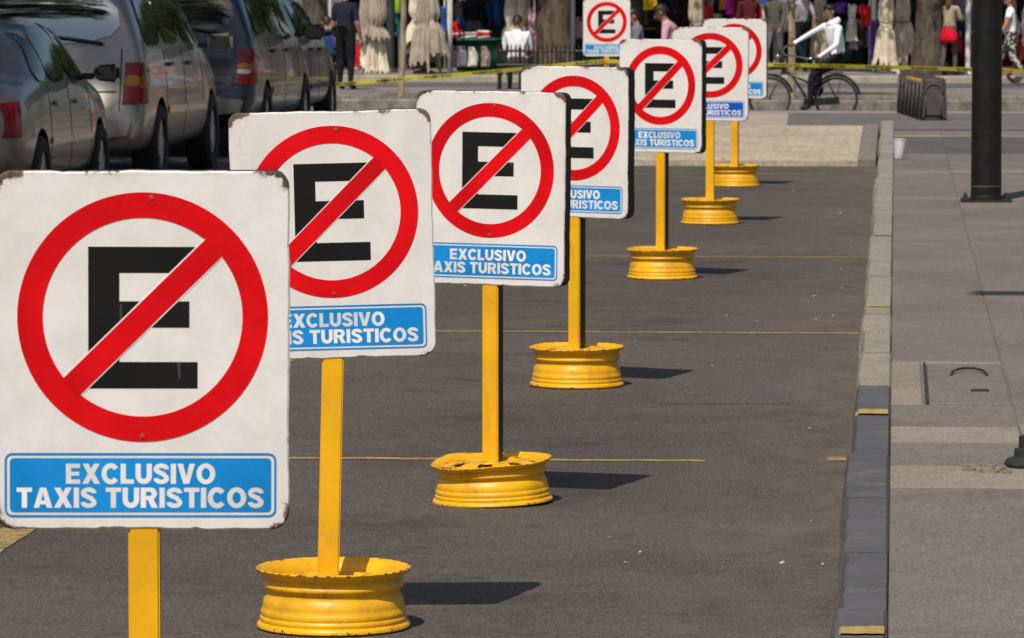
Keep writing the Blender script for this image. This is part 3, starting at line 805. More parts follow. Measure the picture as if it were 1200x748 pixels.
def car_body(stations, mat, wheels, wr):
    bm = bmesh.new(); rings = []
    for (y, zb, zbelt, zt, w, wroof) in stations:
        lo = [(0, zb), (0.82*w, zb), (0.965*w, zb + 0.07), (w, min(0.52, zb + 0.3*(zbelt-zb))), (0.998*w, zb + 0.62*(zbelt-zb)), (0.965*w, zbelt)]
        k = zt - zbelt
        wb = 0.965 * w
        hi = [(wb + (wroof-wb)*0.42, zbelt + k*0.45), (wb + (wroof-wb)*0.88, zbelt + k*0.84), (wroof*0.86, zbelt + k*0.97), (wroof*0.45, zt), (0, zt + 0.004)]
        pts = lo + hi
        full = pts + [(-x, z) for x, z in reversed(pts[1:-1])]
        rings.append([bm.verts.new((x, y, z)) for x, z in full])
    n = len(rings[0])
    for a, b in zip(rings, rings[1:]):
        for k in range(n): bm.faces.new((a[k], a[(k+1) % n], b[(k+1) % n], b[k]))
    for ring, flip in ((rings[0], False), (rings[-1], True)):
        c = bm.verts.new((0, ring[0].co.y + (-0.02 if not flip else 0.02), sum(v.co.z for v in ring)/n))
        for k in range(n):
            f = (ring[(k+1) % n], ring[k], c); bm.faces.new(f if not flip else tuple(reversed(f)))
    bmesh.ops.recalc_face_normals(bm, faces=list(bm.faces))
    me = mesh(bm, [mat, TRIM], True)
    o = bpy.data.objects.new('tmp', me); C.objects.link(o)
    m = o.modifiers.new('s', 'SUBSURF'); m.levels = 3; m.render_levels = 3
    tmp = []
    for wy in wheels:
        cb = bmesh.new()
        capped(cb, [(wr + 0.055, -1.5), (wr + 0.055, 1.5)], 40, Matrix.Translation((0, wy, wr)) @ Matrix.Rotation(R(90), 4, 'Y'))
        bmesh.ops.recalc_face_normals(cb, faces=list(cb.faces))
        co = bpy.data.objects.new('tmpc', mesh(cb, TRIM)); C.objects.link(co); tmp.append(co)
        bo = o.modifiers.new('b', 'BOOLEAN'); bo.object = co; bo.operation = 'DIFFERENCE'; bo.solver = 'EXACT'
        bo.material_mode = 'TRANSFER'
    dg = bpy.context.evaluated_depsgraph_get(); dg.update()
    res = bpy.data.meshes.new_from_object(o.evaluated_get(dg))
    o.modifiers.clear()
    m = o.modifiers.new('s', 'SUBSURF'); m.levels = 3
    dg = bpy.context.evaluated_depsgraph_get(); dg.update()
    solid = bpy.data.meshes.new_from_object(o.evaluated_get(dg))
    tree = BVHTree.FromPolygons([v.co.copy() for v in solid.vertices], [list(p.vertices) for p in solid.polygons])
    for t in tmp + [o]: bpy.data.objects.remove(t)
    res.polygons.foreach_set('use_smooth', [True] * len(res.polygons))
    res.set_sharp_from_angle(angle=R(38))
    return res, tree
def smooth_poly(pts, n=3):
    for _ in range(n):
        out = []
        for i in range(len(pts)):
            a = Vector(pts[i]); b = Vector(pts[(i+1) % len(pts)]); out += [tuple(a.lerp(b, 0.22)), tuple(a.lerp(b, 0.78))]
        pts = out
    return pts
def patch(tree, poly, side, off=0.004, thick=0.008, step=0.06, rounded_=2):
    """a panel lying on the body: side 'R','L' polygon in (y,z); 'B' (rear) or 'F' polygon in (x,z)"""
    if rounded_: poly = smooth_poly(poly, rounded_)
    poly = dense(poly, step)
    xs_ = [p[0] for p in poly]; zs_ = [p[1] for p in poly]
    pts = [Vector(p) for p in poly]; ne = len(pts)
    gx = int((max(xs_)-min(xs_))/step) + 1; gz_ = int((max(zs_)-min(zs_))/step) + 1
    for i in range(1, gx):
        for j in range(1, gz_): pts.append(Vector((min(xs_) + i*(max(xs_)-min(xs_))/gx, min(zs_) + j*(max(zs_)-min(zs_))/gz_)))
    V_, _, F_, _, _, _ = delaunay_2d_cdt(pts, [], [list(range(ne))], 1, 1e-5)
    bm = bmesh.new(); vs = []
    for p in V_:
        if side in 'RL':
            s_ = 1 if side == 'R' else -1
            o_, d_ = Vector((3*s_, p.x, p.y)), Vector((-s_, 0, 0))
        else:
            s_ = -1 if side == 'B' else 1
            o_, d_ = Vector((p.x, -3 if side == 'B' else 9, p.y)), Vector((0, -s_, 0))
        h = tree.ray_cast(o_, d_)
        if h[0] is None or abs(h[1].dot(d_)) < 0.12: vs.append(None); continue
        nrm = h[1] if h[1].dot(d_) < 0 else -h[1]
        vs.append(bm.verts.new(h[0] + nrm * off))
    for f in F_:
        q = [vs[i] for i in f]
        if all(q) and len(set(q)) > 2:
            fc = bm.faces.new(q)
    bmesh.ops.recalc_face_normals(bm, faces=list(bm.faces))
    cen = Vector((0, 2.2, 0.8))
    fl = list(bm.faces)
    if fl and sum((f.normal.dot(f.calc_center_median() - cen)) for f in fl) < 0: bmesh.ops.reverse_faces(bm, faces=fl)
    ex = bmesh.ops.extrude_face_region(bm, geom=list(bm.faces))
    bm.normal_update()
    top = [v for v in ex['geom'] if isinstance(v, bmesh.types.BMVert)]
    topf = [f for f in ex['geom'] if isinstance(f, bmesh.types.BMFace)]
    for v in top: v.co += v.normal * 0.0 + Vector((0, 0, 0))
    for v in top:
        nn = Vector((0, 0, 0))
        for f in v.link_faces:
            if f in topf: nn += f.normal
        if nn.length: v.co += nn.normalized() * thick
    bmesh.ops.recalc_face_normals(bm, faces=list(bm.faces))
    return bm
def strip(a, b, w):
    a, b = Vector(a), Vector(b); t = (b-a).normalized(); n_ = Vector((-t.y, t.x)) * (w/2)
    return [tuple(a+n_), tuple(a-n_), tuple(b-n_), tuple(b+n_)]
def wheel(parent, x, y, r, w=0.2):
    s_ = 1 if x > 0 else -1
    M_ = Matrix.Rotation(R(90)*s_, 4, 'Y')
    bm = bmesh.new(); lathe(bm, [(r*0.62, -w/2), (r*0.92, -w/2), (r, -w*0.36), (r, w*0.36), (r*0.92, w/2), (r*0.66, w/2), (r*0.62, w*0.40)], 40, M_)
    o = obj('wheel', bm, RUBBER, parent, True, 40, (x, y, r))
    bm = bmesh.new()
    for k in range(5):
        a = 2*math.pi*k/5; prism(bm, [(-0.035, 0.03), (0.035, 0.03), (0.055, r*0.63), (-0.055, r*0.63)], -0.01, 0.01)
        bm.verts.ensure_lookup_table()
        for v in bm.verts[-8:]:
            q = Matrix.Rotation(a, 3, 'Y') @ v.co; v.co = M_.to_3x3() @ Vector((q.x, q.z, w*0.36 - q.y))
    lathe(bm, [(r*0.56, w*0.30), (r*0.64, w*0.42), (r*0.66, w*0.40)], 40, M_)
    capped(bm, [(0.07, w*0.2), (0.06, w*0.40)], 16, M_)
    obj('rim', bm, ALLOY, o, True, 40)
    bm = bmesh.new(); capped(bm, [(r*0.6, -0.02), (r*0.6, 0.0)], 32, M_); obj('brake_disc', bm, TRIM, o)
def mirror(parent, x, y, z, mat, w=0.20, h=0.15):
    s_ = 1 if x > 0 else -1
    bm = bmesh.new(); box(bm, 0, s_*w, -0.045, 0.055, -h/2, h/2)
    bmesh.ops.recalc_face_normals(bm, faces=list(bm.faces))
    bmesh.ops.bevel(bm, geom=list(bm.edges), offset=0.035, segments=3, affect='EDGES')
    for v in bm.verts: v.co.z *= 1 - 0.25*(1-abs(v.co.x)/w)
    o = obj('mirror', bm, mat, parent, True, 40, (x + s_*0.05, y, z))
    obj('mirror_arm', bbox(min(0, -s_*0.09), max(0, -s_*0.09), -0.02, 0.03, -0.05, 0.0, 0.01), TRIM, o)
    obj('mirror_glass', bbox(min(s_*0.02, s_*(w-0.02)), max(s_*0.02, s_*(w-0.02)), -0.048, -0.0455, -h/2+0.028, h/2-0.028), GLASS, o)
def side_parts(car, tree, spec, mat):
    for sd in ('R', 'L'):
        for poly in spec['windows']: obj('window', patch(tree, poly, sd), GLASS, car, True, 30)
        for a, b in spec.get('seams', []): obj('door_seam', patch(tree, strip(a, b, 0.010), sd, 0.0005, 0.002, 0.05, 0), TRIM, car)
        for (y, z) in spec.get('handles', []):
            obj('door_handle', patch(tree, [(y-0.11, z-0.018), (y+0.11, z-0.018), (y+0.11, z+0.018), (y-0.11, z+0.018)], sd, 0.004, 0.022, 0.05, 1), spec.get('hmat', TRIM), car, True, 40)
        for a, b, w_ in spec.get('mouldings', []): obj('side_moulding', patch(tree, strip(a, b, w_), sd, 0.001, 0.014, 0.08, 0), spec.get('mmat', TRIM), car)
        for poly, m_ in spec.get('lamps', []): obj('tail_lamp', patch(tree, poly, sd, 0.003, 0.012, 0.03, 0), m_, car, True, 40)
SX = -6.20                                                 # right flank of the parked row
def place(car, y0, half, dx=0): car.location = (SX - half + dx, y0, 0)
# --- saloon
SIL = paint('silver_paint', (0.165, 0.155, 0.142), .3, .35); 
car = empty('saloon_car', label='dark silver saloon car parked in shade at the left edge', cat='car', group='cars parked along the left side')
st = [(0.0,.42,.74,.80,.74,.60),(0.06,.34,.86,.95,.80,.62),(0.22,.27,.93,1.02,.845,.64),(0.50,.24,.955,1.045,.862,.64),(0.62,.24,.96,1.06,.865,.63),(0.95,.23,.962,1.24,.867,.65),(1.28,.22,.965,1.385,.868,.645),(1.75,.21,.96,1.445,.868,.645),(2.3,.21,.95,1.44,.868,.645),(2.62,.21,.94,1.385,.868,.645),(2.98,.21,.93,1.20,.866,.655),(3.28,.21,.91,1.02,.862,.66),(3.75,.22,.85,.94,.85,.64),(4.15,.25,.74,.84,.80,.58),(4.34,.32,.62,.70,.70,.5)]
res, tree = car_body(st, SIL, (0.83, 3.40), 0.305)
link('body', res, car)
side_parts(car, tree, dict(windows=[[(0.86,1.00),(1.28,0.99),(1.30,1.36),(1.18,1.31)],[(1.31,0.98),(2.06,0.975),(2.06,1.405),(1.33,1.37)],[(2.09,0.975),(3.04,0.955),(2.66,1.33),(2.42,1.40),(2.09,1.405)]],
    seams=[((1.22,.42),(1.22,.97)),((2.06,.30),(2.06,.98)),((2.95,.30),(2.95,.94)),((1.22,.30),(2.95,.30))],
    handles=[(1.50,.83),(2.36,.82)], mouldings=[((1.20,.56),(2.05,.55),.045),((2.07,.55),(2.94,.54),.045)], mmat=SIL, hmat=SIL,
    lamps=[([(0.02,.62),(0.16,.62),(0.20,.88),(0.04,.86)], LAMPR)]), SIL)
obj('rear_window', patch(tree, [(-.52,1.10),(.52,1.10),(.44,1.34),(-.44,1.34)], 'B'), GLASS, car, True, 30)
for s_ in (-1, 1): obj('tail_lamp', patch(tree, [(s_*.46,.64),(s_*.70,.64),(s_*.70,.86),(s_*.46,.86)], 'B', .004, .012, .04, 1), LAMPR, car, True, 40)
obj('bumper_strip', patch(tree, strip((-.68,.53), (.68,.53), .05), 'B', .002, .015, .06, 0), SIL, car)
obj('licence_plate', patch(tree, [(-.22,.68),(.22,.68),(.22,.82),(-.22,.82)], 'B', .004, .006, .06, 0), LAMPW, car)
for x in (-.78, .78):
    for y in (0.83, 3.40): wheel(car, x, y, .305)
for s_ in (-1, 1): mirror(car, s_*0.86, 2.80, 1.02, TRIM)
place(car, 33.4, .868, .05)
# --- silver minivan
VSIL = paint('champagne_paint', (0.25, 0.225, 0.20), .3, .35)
def minivan(name, label, mat, lower, y0, dx, lampset):
    car = empty(name, label=label, cat='minivan', group='cars parked along the left side')
    st = [(0.0,.36,.55,.60,.84,.72),(0.05,.32,.66,.72,.90,.80),(0.13,.30,.82,.90,.935,.84),(0.17,.29,1.02,1.10,.95,.85),(0.22,.28,1.10,1.34,.955,.80),(0.30,.27,1.12,1.58,.958,.74),(0.46,.27,1.13,1.70,.96,.72),(1.0,.26,1.14,1.745,.962,.72),(2.0,.25,1.13,1.76,.965,.72),(2.9,.25,1.11,1.74,.965,.71),(3.25,.25,1.10,1.66,.963,.70),(3.75,.25,1.06,1.35,.96,.74),(4.15,.26,1.00,1.12,.95,.76),(4.6,.27,.90,1.00,.92,.70),(4.92,.30,.74,.84,.84,.6),(5.05,.36,.6,.68,.74,.5)]
    res, tree = car_body(st, mat, (0.98, 4.02), 0.34)
    link('body', res, car)
    side_parts(car, tree, dict(windows=[[(0.42,1.16),(1.28,1.17),(1.28,1.60),(0.72,1.60),(0.56,1.54)],[(1.36,1.17),(2.30,1.16),(2.30,1.61),(1.36,1.61)],[(2.40,1.16),(3.55,1.13),(3.10,1.55),(2.95,1.61),(2.40,1.61)]],
        seams=[((1.32,.34),(1.32,1.12)),((2.35,.30),(2.35,1.14)),((3.42,.34),(3.42,1.06)),((1.32,.32),(3.42,.32))],
        handles=[(1.55,1.0),(2.60,.99)], mouldings=[((.35,.97),(1.30,.97),.03),((1.36,.62),(2.33,.61),.06),((2.37,.61),(3.40,.60),.06)], mmat=lower,
        lamps=[([(0.05,.70),(0.27,.70),(0.27,1.04),(0.16,1.04)], LAMPR), ([(0.07,.83),(0.26,.83),(0.26,.93),(0.07,.93)], LAMPY)]), mat)
    obj('rear_window', patch(tree, [(-.76,1.19),(.76,1.19),(.68,1.62),(-.68,1.62)], 'B'), SKYGLASS if mat is VSIL else GLASS, car, True, 30)
    for s_ in (-1, 1):
        lp = obj('tail_lamp', patch(tree, [(s_*.775,.70),(s_*.91,.70),(s_*.90,1.04),(s_*.79,1.04)], 'B', .004, .012, .03, 0), LAMPR, car, True, 40)
        for z0, z1, m_ in lampset: obj('lens', patch(tree, [(s_*.785,z0),(s_*.90,z0),(s_*.90,z1),(s_*.785,z1)], 'B', .012, .009, .03, 1), m_, lp, True, 40)
    obj('bumper', patch(tree, [(-.80,.40),(.80,.40),(.86,.60),(-.86,.60)], 'B', .004, .03, .06, 1), lower, car, True, 40)
    obj('hatch_seam', patch(tree, strip((-.72,.80), (.72,.80), .012), 'B', .001, .003, .05, 0), TRIM, car)
    obj('hatch_seam', patch(tree, strip((.755,.64), (.755,1.15), .012), 'B', .001, .003, .05, 0), TRIM, car)
    obj('hatch_handle', patch(tree, [(-.16,.84),(.50,.84),(.50,.87),(-.16,.87)], 'B', .003, .015, .06, 1), TRIM, car)
    bm = bmesh.new(); h = [tree.ray_cast(Vector((x, -3, z)), Vector((0, 1, 0)))[0] for x, z in ((.60,1.195),(.3,1.24),(0,1.262),(-.32,1.27))]
    tube(bm, [p_ + Vector((0, -0.035, 0)) for p_ in h], [.014, .014, .012, .008], 8); obj('rear_wiper', bm, TRIM, car, True)
    for x in (-.86, .86):
        for y in (0.98, 4.02): wheel(car, x, y, .34, .22)
    for s_ in (-1, 1): mirror(car, s_*0.97, 3.30, 1.16, mat if name == 'minivan' and lower is mat else TRIM, .22, .17)
    place(car, y0, .965, dx)
    return car
minivan('minivan', 'champagne silver minivan parked in front of the dark saloon', VSIL, VSIL, 38.9, 0.05, [(.84,.93,LAMPY)])
NAVY = paint('navy_paint', (0.010, 0.014, 0.035), 0.3, 0.2)
minivan('minivan', 'navy blue minivan with grey lower cladding, ahead of the silver minivan', NAVY, paint('grey_cladding', (0.20, 0.19, 0.18), .45, .2), 45.2, 0.12, [(.85,.90,LAMPY),(.80,.845,LAMPW)])
car3 = None
# --- far hatchback
DGR = paint('charcoal_paint', (0.035, 0.032, 0.03), .3, .3)
car = empty('hatchback_car', label='charcoal hatchback at the front of the parked row, beside the dark clothed person', cat='car', group='cars parked along the left side')
st = [(0.0,.40,.66,.72,.76,.62),(0.08,.32,.86,.94,.82,.68),(0.16,.28,.98,1.10,.85,.68),(0.36,.26,1.02,1.34,.865,.62),(0.6,.25,1.03,1.46,.87,.60),(1.2,.24,1.02,1.53,.872,.60),(2.0,.24,1.0,1.52,.872,.60),(2.4,.24,.99,1.45,.872,.60),(2.85,.24,.97,1.2,.87,.64),(3.15,.25,.94,1.06,.86,.68),(3.6,.27,.86,.95,.84,.64),(3.85,.30,.74,.82,.78,.56),(3.98,.36,.6,.68,.7,.48)]
res, tree = car_body(st, DGR, (0.72, 3.15), 0.31)
link('body', res, car)
side_parts(car, tree, dict(windows=[[(0.52,1.08),(1.12,1.07),(1.12,1.42),(0.80,1.41)],[(1.20,1.06),(1.9,1.05),(1.9,1.43),(1.20,1.43)],[(1.98,1.04),(2.80,1.02),(2.42,1.36),(2.2,1.43),(1.98,1.43)]],
    seams=[((1.16,.34),(1.16,1.02)),((1.94,.30),(1.94,1.0)),((2.85,.30),(2.85,.96))], handles=[(1.36,.92),(2.14,.91)], mouldings=[((1.1,.52),(2.8,.51),.05)],
    lamps=[([(0.10,.74),(0.24,.74),(0.26,.98),(0.16,.98)], LAMPR)]), DGR)
obj('rear_window', patch(tree, [(-.56,1.12),(.56,1.12),(.48,1.40),(-.48,1.40)], 'B'), GLASS, car, True, 30)
for x in (-.78, .78):
    for y in (0.72, 3.15): wheel(car, x, y, .31)
for s_ in (-1, 1): mirror(car, s_*0.87, 2.55, 1.10, DGR)
place(car, 50.6, .872, -0.14)


# ------------------------------------------------------------------ trees
def leafmat(name, col):
    m, nt, b = base_mat(name, 0.55, 0, 0.3)
    v = coords(nt, True)
    nt.links.new(mixc(nt, ramp(nt, noise(nt, v, 1.2, 4), 0.3, 0.7), sc_(col, 0.7), sc_(col, 1.35)), b.inputs['Base Color'])
    tr = nt.nodes.new('ShaderNodeBsdfTranslucent'); tr.inputs[0].default_value = (col[0]*1.5, col[1]*1.6, col[2], 1)
    mx = nt.nodes.new('ShaderNodeMixShader'); mx.inputs[0].default_value = 0.25
    nt.links.new(b.outputs[0], mx.inputs[1]); nt.links.new(tr.outputs[0], mx.inputs[2])
    nt.links.new(mx.outputs[0], nt.nodes['Material Output'].inputs[0])
    return m
LEAF = leafmat('leaf_green', (0.055, 0.085, 0.022))
def crown_mesh(seed, rx, ry, rz, clumps=46, per=150, leaf=0.20):
    r_ = random.Random(seed); vs, fs = [], []
    for _ in range(clumps):
        while True:
            p = Vector((r_.uniform(-1, 1), r_.uniform(-1, 1), r_.uniform(-1, 1)))
            if 0.25 < p.length < 1: break
        c = Vector((p.x*rx, p.y*ry, p.z*rz)); cr = r_.uniform(0.5, 0.95) * min(rx, rz) * 0.42
        for _ in range(per):
            q = c + Vector((r_.gauss(0, 1), r_.gauss(0, 1), r_.gauss(0, 0.8))) * cr * 0.55
            a = Vector((r_.gauss(0, 1), r_.gauss(0, 1), r_.gauss(0, 0.6))).normalized(); b = a.orthogonal().normalized()
            b = Matrix.Rotation(r_.uniform(0, 6.28), 3, a) @ b
            L = leaf * r_.uniform(0.6, 1.2); i = len(vs)
            vs += [q - a*L*.5, q + b*L*.28, q + a*L*.5, q - b*L*.28]; fs.append((i, i+1, i+2, i+3))
    me = bpy.data.meshes.new('crown'); me.from_pydata(vs, [], fs); me.materials.append(LEAF)
    return me
def trunk_bm(h, r0, r1, limbs, seed, lean=0.0, wob=0.05, n=18, flare=1.5, reach=2.0):
    r_ = random.Random(seed); bm = bmesh.new()
    pts, rr = [], []
    m = 16
    ox = oy = 0
    for i in range(m + 1):
        t = i / m
        pts.append((lean*t*h + ox, oy, h*t)); ox += r_.uniform(-wob, wob)*.5; oy += r_.uniform(-wob, wob)*.5
        rr.append((r0 + (r1-r0)*t) * (1 + (flare-1) * max(0, 1 - t*h/(0.9*r0*4))**2))
    tube(bm, pts, rr, n)
    for k in range(limbs):
        a = 2*math.pi*k/limbs + r_.uniform(-.4, .4); b = Vector(pts[-1 - r_.randint(0, 4)])
        e = b + Vector((math.cos(a)*reach, math.sin(a)*reach, r_.uniform(1.0, 2.2)))
        mid = b.lerp(e, .5) + Vector((0, 0, .35))
        tube(bm, [b, mid, e], [r1*.75, r1*.5, r1*.2], 8)
    for v in bm.verts:
        if flare > 1.05 and r0 > .2: v.co.x += 0.03*math.sin(5*math.atan2(v.co.y, v.co.x) + v.co.z); v.co.y += 0.03*math.sin(4*math.atan2(v.co.y, v.co.x))
    return bm
CROWNS = [crown_mesh(11, 2.9, 3.2, 2.0, 85, 150), crown_mesh(12, 3.0, 3.1, 2.0, 85, 150)]
CROWN_S = crown_mesh(13, 1.1, 1.1, 1.2, 18, 90, 0.14)
def tree(loc, label, h, r0, r1, crown, cz, group, lean=0, seed=1, mat=BARK, rz=0, sc3=(1, 1, 1), wob=0.05, flare=1.5, limbs=5, reach=2.0, cdx=0):
    t = empty('tree', loc, rz, label, 'tree', group)
    obj('trunk', trunk_bm(h, r0, r1, limbs, seed, lean, wob, flare=flare, reach=reach), mat, t, True, 60)
    c = link('crown', crown, t, (lean*h + cdx, 0, cz), (0, 0, seed)); c.scale = sc3
    return t
TL = 'street trees on the left pavement'
for k, (x, y, lab) in enumerate(((-10.5, 26.0, 'street tree shading the saloon, its crown above the frame'), (-10.4, 31.4, 'street tree on the left pavement level with the saloon'), (-10.5, 36.9, 'street tree on the left pavement level with the silver minivan'), (-10.3, 42.4, 'street tree on the left pavement level with the navy minivan'))):
    tree((x, y, 0.14), lab, 11.6, .26, .12, CROWNS[k % 2], 13.6, TL, seed=20+k, sc3=(1.1, 1.12, 1.15))
tree((-9.15, 50.0, 0.14), 'dark tree trunk above the saloon roof at the far left', 4.6, .26, .16, CROWNS[1], 6.6, TL, seed=31, cdx=0.6)
TR = 'plaza trees right of the pavement'
for k, (x, y) in enumerate(((7.5, 30), (9.0, 40), (8.0, 50), (7.0, 22))):
    tree((x, y, 0.13), 'plaza tree right of the frame, %s' % ('beside the tall street lamp', 'second along the row', 'farthest along the row', 'nearest of the row')[k], 3.2, .22, .12, CROWNS[k % 2], 4.4, TR, seed=40+k, rz=k*.9)
for k, x in enumerate((-19, -13.5, -8, -2.5, 3, 8.5, 14, 19.5)):
    tree((x + rnd.uniform(-.6, .6), 107 + 2.5*(k % 2), Z_FARP), 'plaza tree behind the market stalls, %s from the left' % ('first', 'second', 'third', 'fourth', 'fifth', 'sixth', 'seventh', 'eighth')[k], 4.8, .3, .16, CROWNS[k % 2], 7.6, 'plaza trees behind the stalls', seed=60+k, sc3=(1.2, 1.1, 1.7))
p = spot(652, 95.5, Z_FARP); tree(p, 'thick grey tree trunk left of the small far sign', 4.6, .36, .27, CROWNS[0], 6.3, 'market trees', seed=51, flare=1.1)
p = spot(1087, 93.9, Z_FARP); tree(p, 'thick brown tree trunk flaring at the base, behind the grey plastic barriers', 4.6, .285, .22, CROWNS[1], 6.3, 'market trees', seed=52, lean=-0.03, flare=1.3)
p = spot(470, 76.6, Z_ISL); tree(p, 'thin crooked young tree between two folded parasols at left', 2.6, .052, .038, CROWN_S, 3.2, 'young trees on the island', seed=53, mat=BARKY, wob=0.035, flare=1.2, limbs=3, reach=.5)
p = spot(927, 77.2, Z_ISL); tree(p, 'thin pale young tree just behind the cyclist', 2.6, .062, .05, CROWN_S, 3.2, 'young trees on the island', seed=54, mat=BARKY, wob=0.012, flare=1.2, limbs=3, reach=.5)
# weeds along the island edge
bm = bmesh.new()
for k in range(900):
    x = rnd.uniform(-12, 3); y = 75.3 + abs(rnd.gauss(0, .25)); h = rnd.uniform(.03, .10)
    a = rnd.uniform(0, 6.28); d = Vector((math.cos(a), math.sin(a), 0))*.012; b = Vector((x, y, Z_ISL))
    bm.faces.new([bm.verts.new(b - d), bm.verts.new(b + d), bm.verts.new(b + Vector((rnd.uniform(-.03, .03), rnd.uniform(-.03, .03), h)))])
tag(obj('weeds', bm, MAT('dry_weeds', (0.16, 0.16, 0.06), .8, .4)), 'dry weeds along the island kerb', 'weeds', kind='stuff')


# ------------------------------------------------------------------ people
SKIN = MAT('skin', (0.40, 0.20, 0.13), 0.55, 0.12, 6)
SKIND = MAT('skin_tan', (0.28, 0.135, 0.085), 0.55, 0.12, 6)
HAIR = MAT('hair_black', (0.012, 0.009, 0.008), 0.5, 0.3, 20)
HAIRB = MAT('hair_brown', (0.09, 0.045, 0.022), 0.5, 0.3, 20)
EYE = MAT('eye_dark', (0.02, 0.015, 0.012), 0.3, 0.1)
LIP = MAT('lip', (0.28, 0.10, 0.08), 0.5, 0.1)
def hand(verts, edges, wrist_i, wrist, elbow, side, curl=0.5):
    d = (Vector(wrist) - Vector(elbow)).normalized()
    lat = d.cross(Vector((side, 0.15, 0))).normalized()
    if lat.length < .1: lat = Vector((0, 1, 0))
    cur = d.cross(lat).normalized() * -side
    palm = Vector(wrist) + d * 0.07
    verts.append((palm, 0.034, 'skin')); pi = len(verts) - 1; edges.append((wrist_i, pi))
    for off, L in ((0.030, .062), (0.011, .072), (-0.010, .068), (-0.029, .052)):
        prev = pi; q = palm + lat * off + d * 0.035
        for j in range(3):
            verts.append((q, 0.0095 - j*0.0008, 'skin')); edges.append((prev, len(verts)-1)); prev = len(verts)-1
            ang = curl * (j + 0.6)
            q = q + (d * math.cos(ang) + cur * math.sin(ang)) * (L * 0.5)
    q = Vector(wrist) + d * 0.035 + lat * 0.034; prev = pi
    for j in range(2):
        verts.append((q, 0.011, 'skin')); edges.append((prev, len(verts)-1)); prev = len(verts)-1
        q = q + (d * 0.7 + lat * 0.5 + cur * 0.4 * curl).normalized() * 0.035
STAND = dict(pelvis=(0,0,.95), belly=(0,.01,1.10), chest=(0,.015,1.29), nb=(0,0,1.43), head=(0,.025,1.61),
    shR=(.175,0,1.40), elR=(.225,-.02,1.12), wrR=(.22,.06,.88), shL=(-.175,0,1.40), elL=(-.225,-.02,1.12), wrL=(-.22,.06,.88),
    hipR=(.095,0,.90), knR=(.10,.02,.50), anR=(.10,-.02,.09), hipL=(-.095,0,.90), knL=(-.10,.02,.50), anL=(-.10,-.02,.09), toeR=(.11,.15,.035), toeL=(-.11,.15,.035))
WALK = dict(STAND, knR=(.09,.20,.52), anR=(.09,.27,.10), toeR=(.10,.43,.06), knL=(-.09,-.06,.50), anL=(-.09,-.36,.14), toeL=(-.09,-.22,.035), elR=(.23,-.13,1.13), wrR=(.22,-.10,.89), elL=(-.23,.08,1.13), wrL=(-.22,.24,.93))
SIT = dict(STAND, pelvis=(0,0,.50), belly=(0,.01,.66), chest=(0,.03,.85), nb=(0,.02,1.00), head=(0,.06,1.18), shR=(.18,.02,.97), shL=(-.18,.02,.97), elR=(.23,.06,.70), elL=(-.23,.06,.70), wrR=(.15,.30,.60), wrL=(-.15,.30,.60),
    hipR=(.10,.03,.48), hipL=(-.10,.03,.48), knR=(.13,.44,.49), knL=(-.13,.44,.49), anR=(.13,.42,.09), anL=(-.13,.42,.09), toeR=(.14,.58,.035), toeL=(-.14,.58,.035))
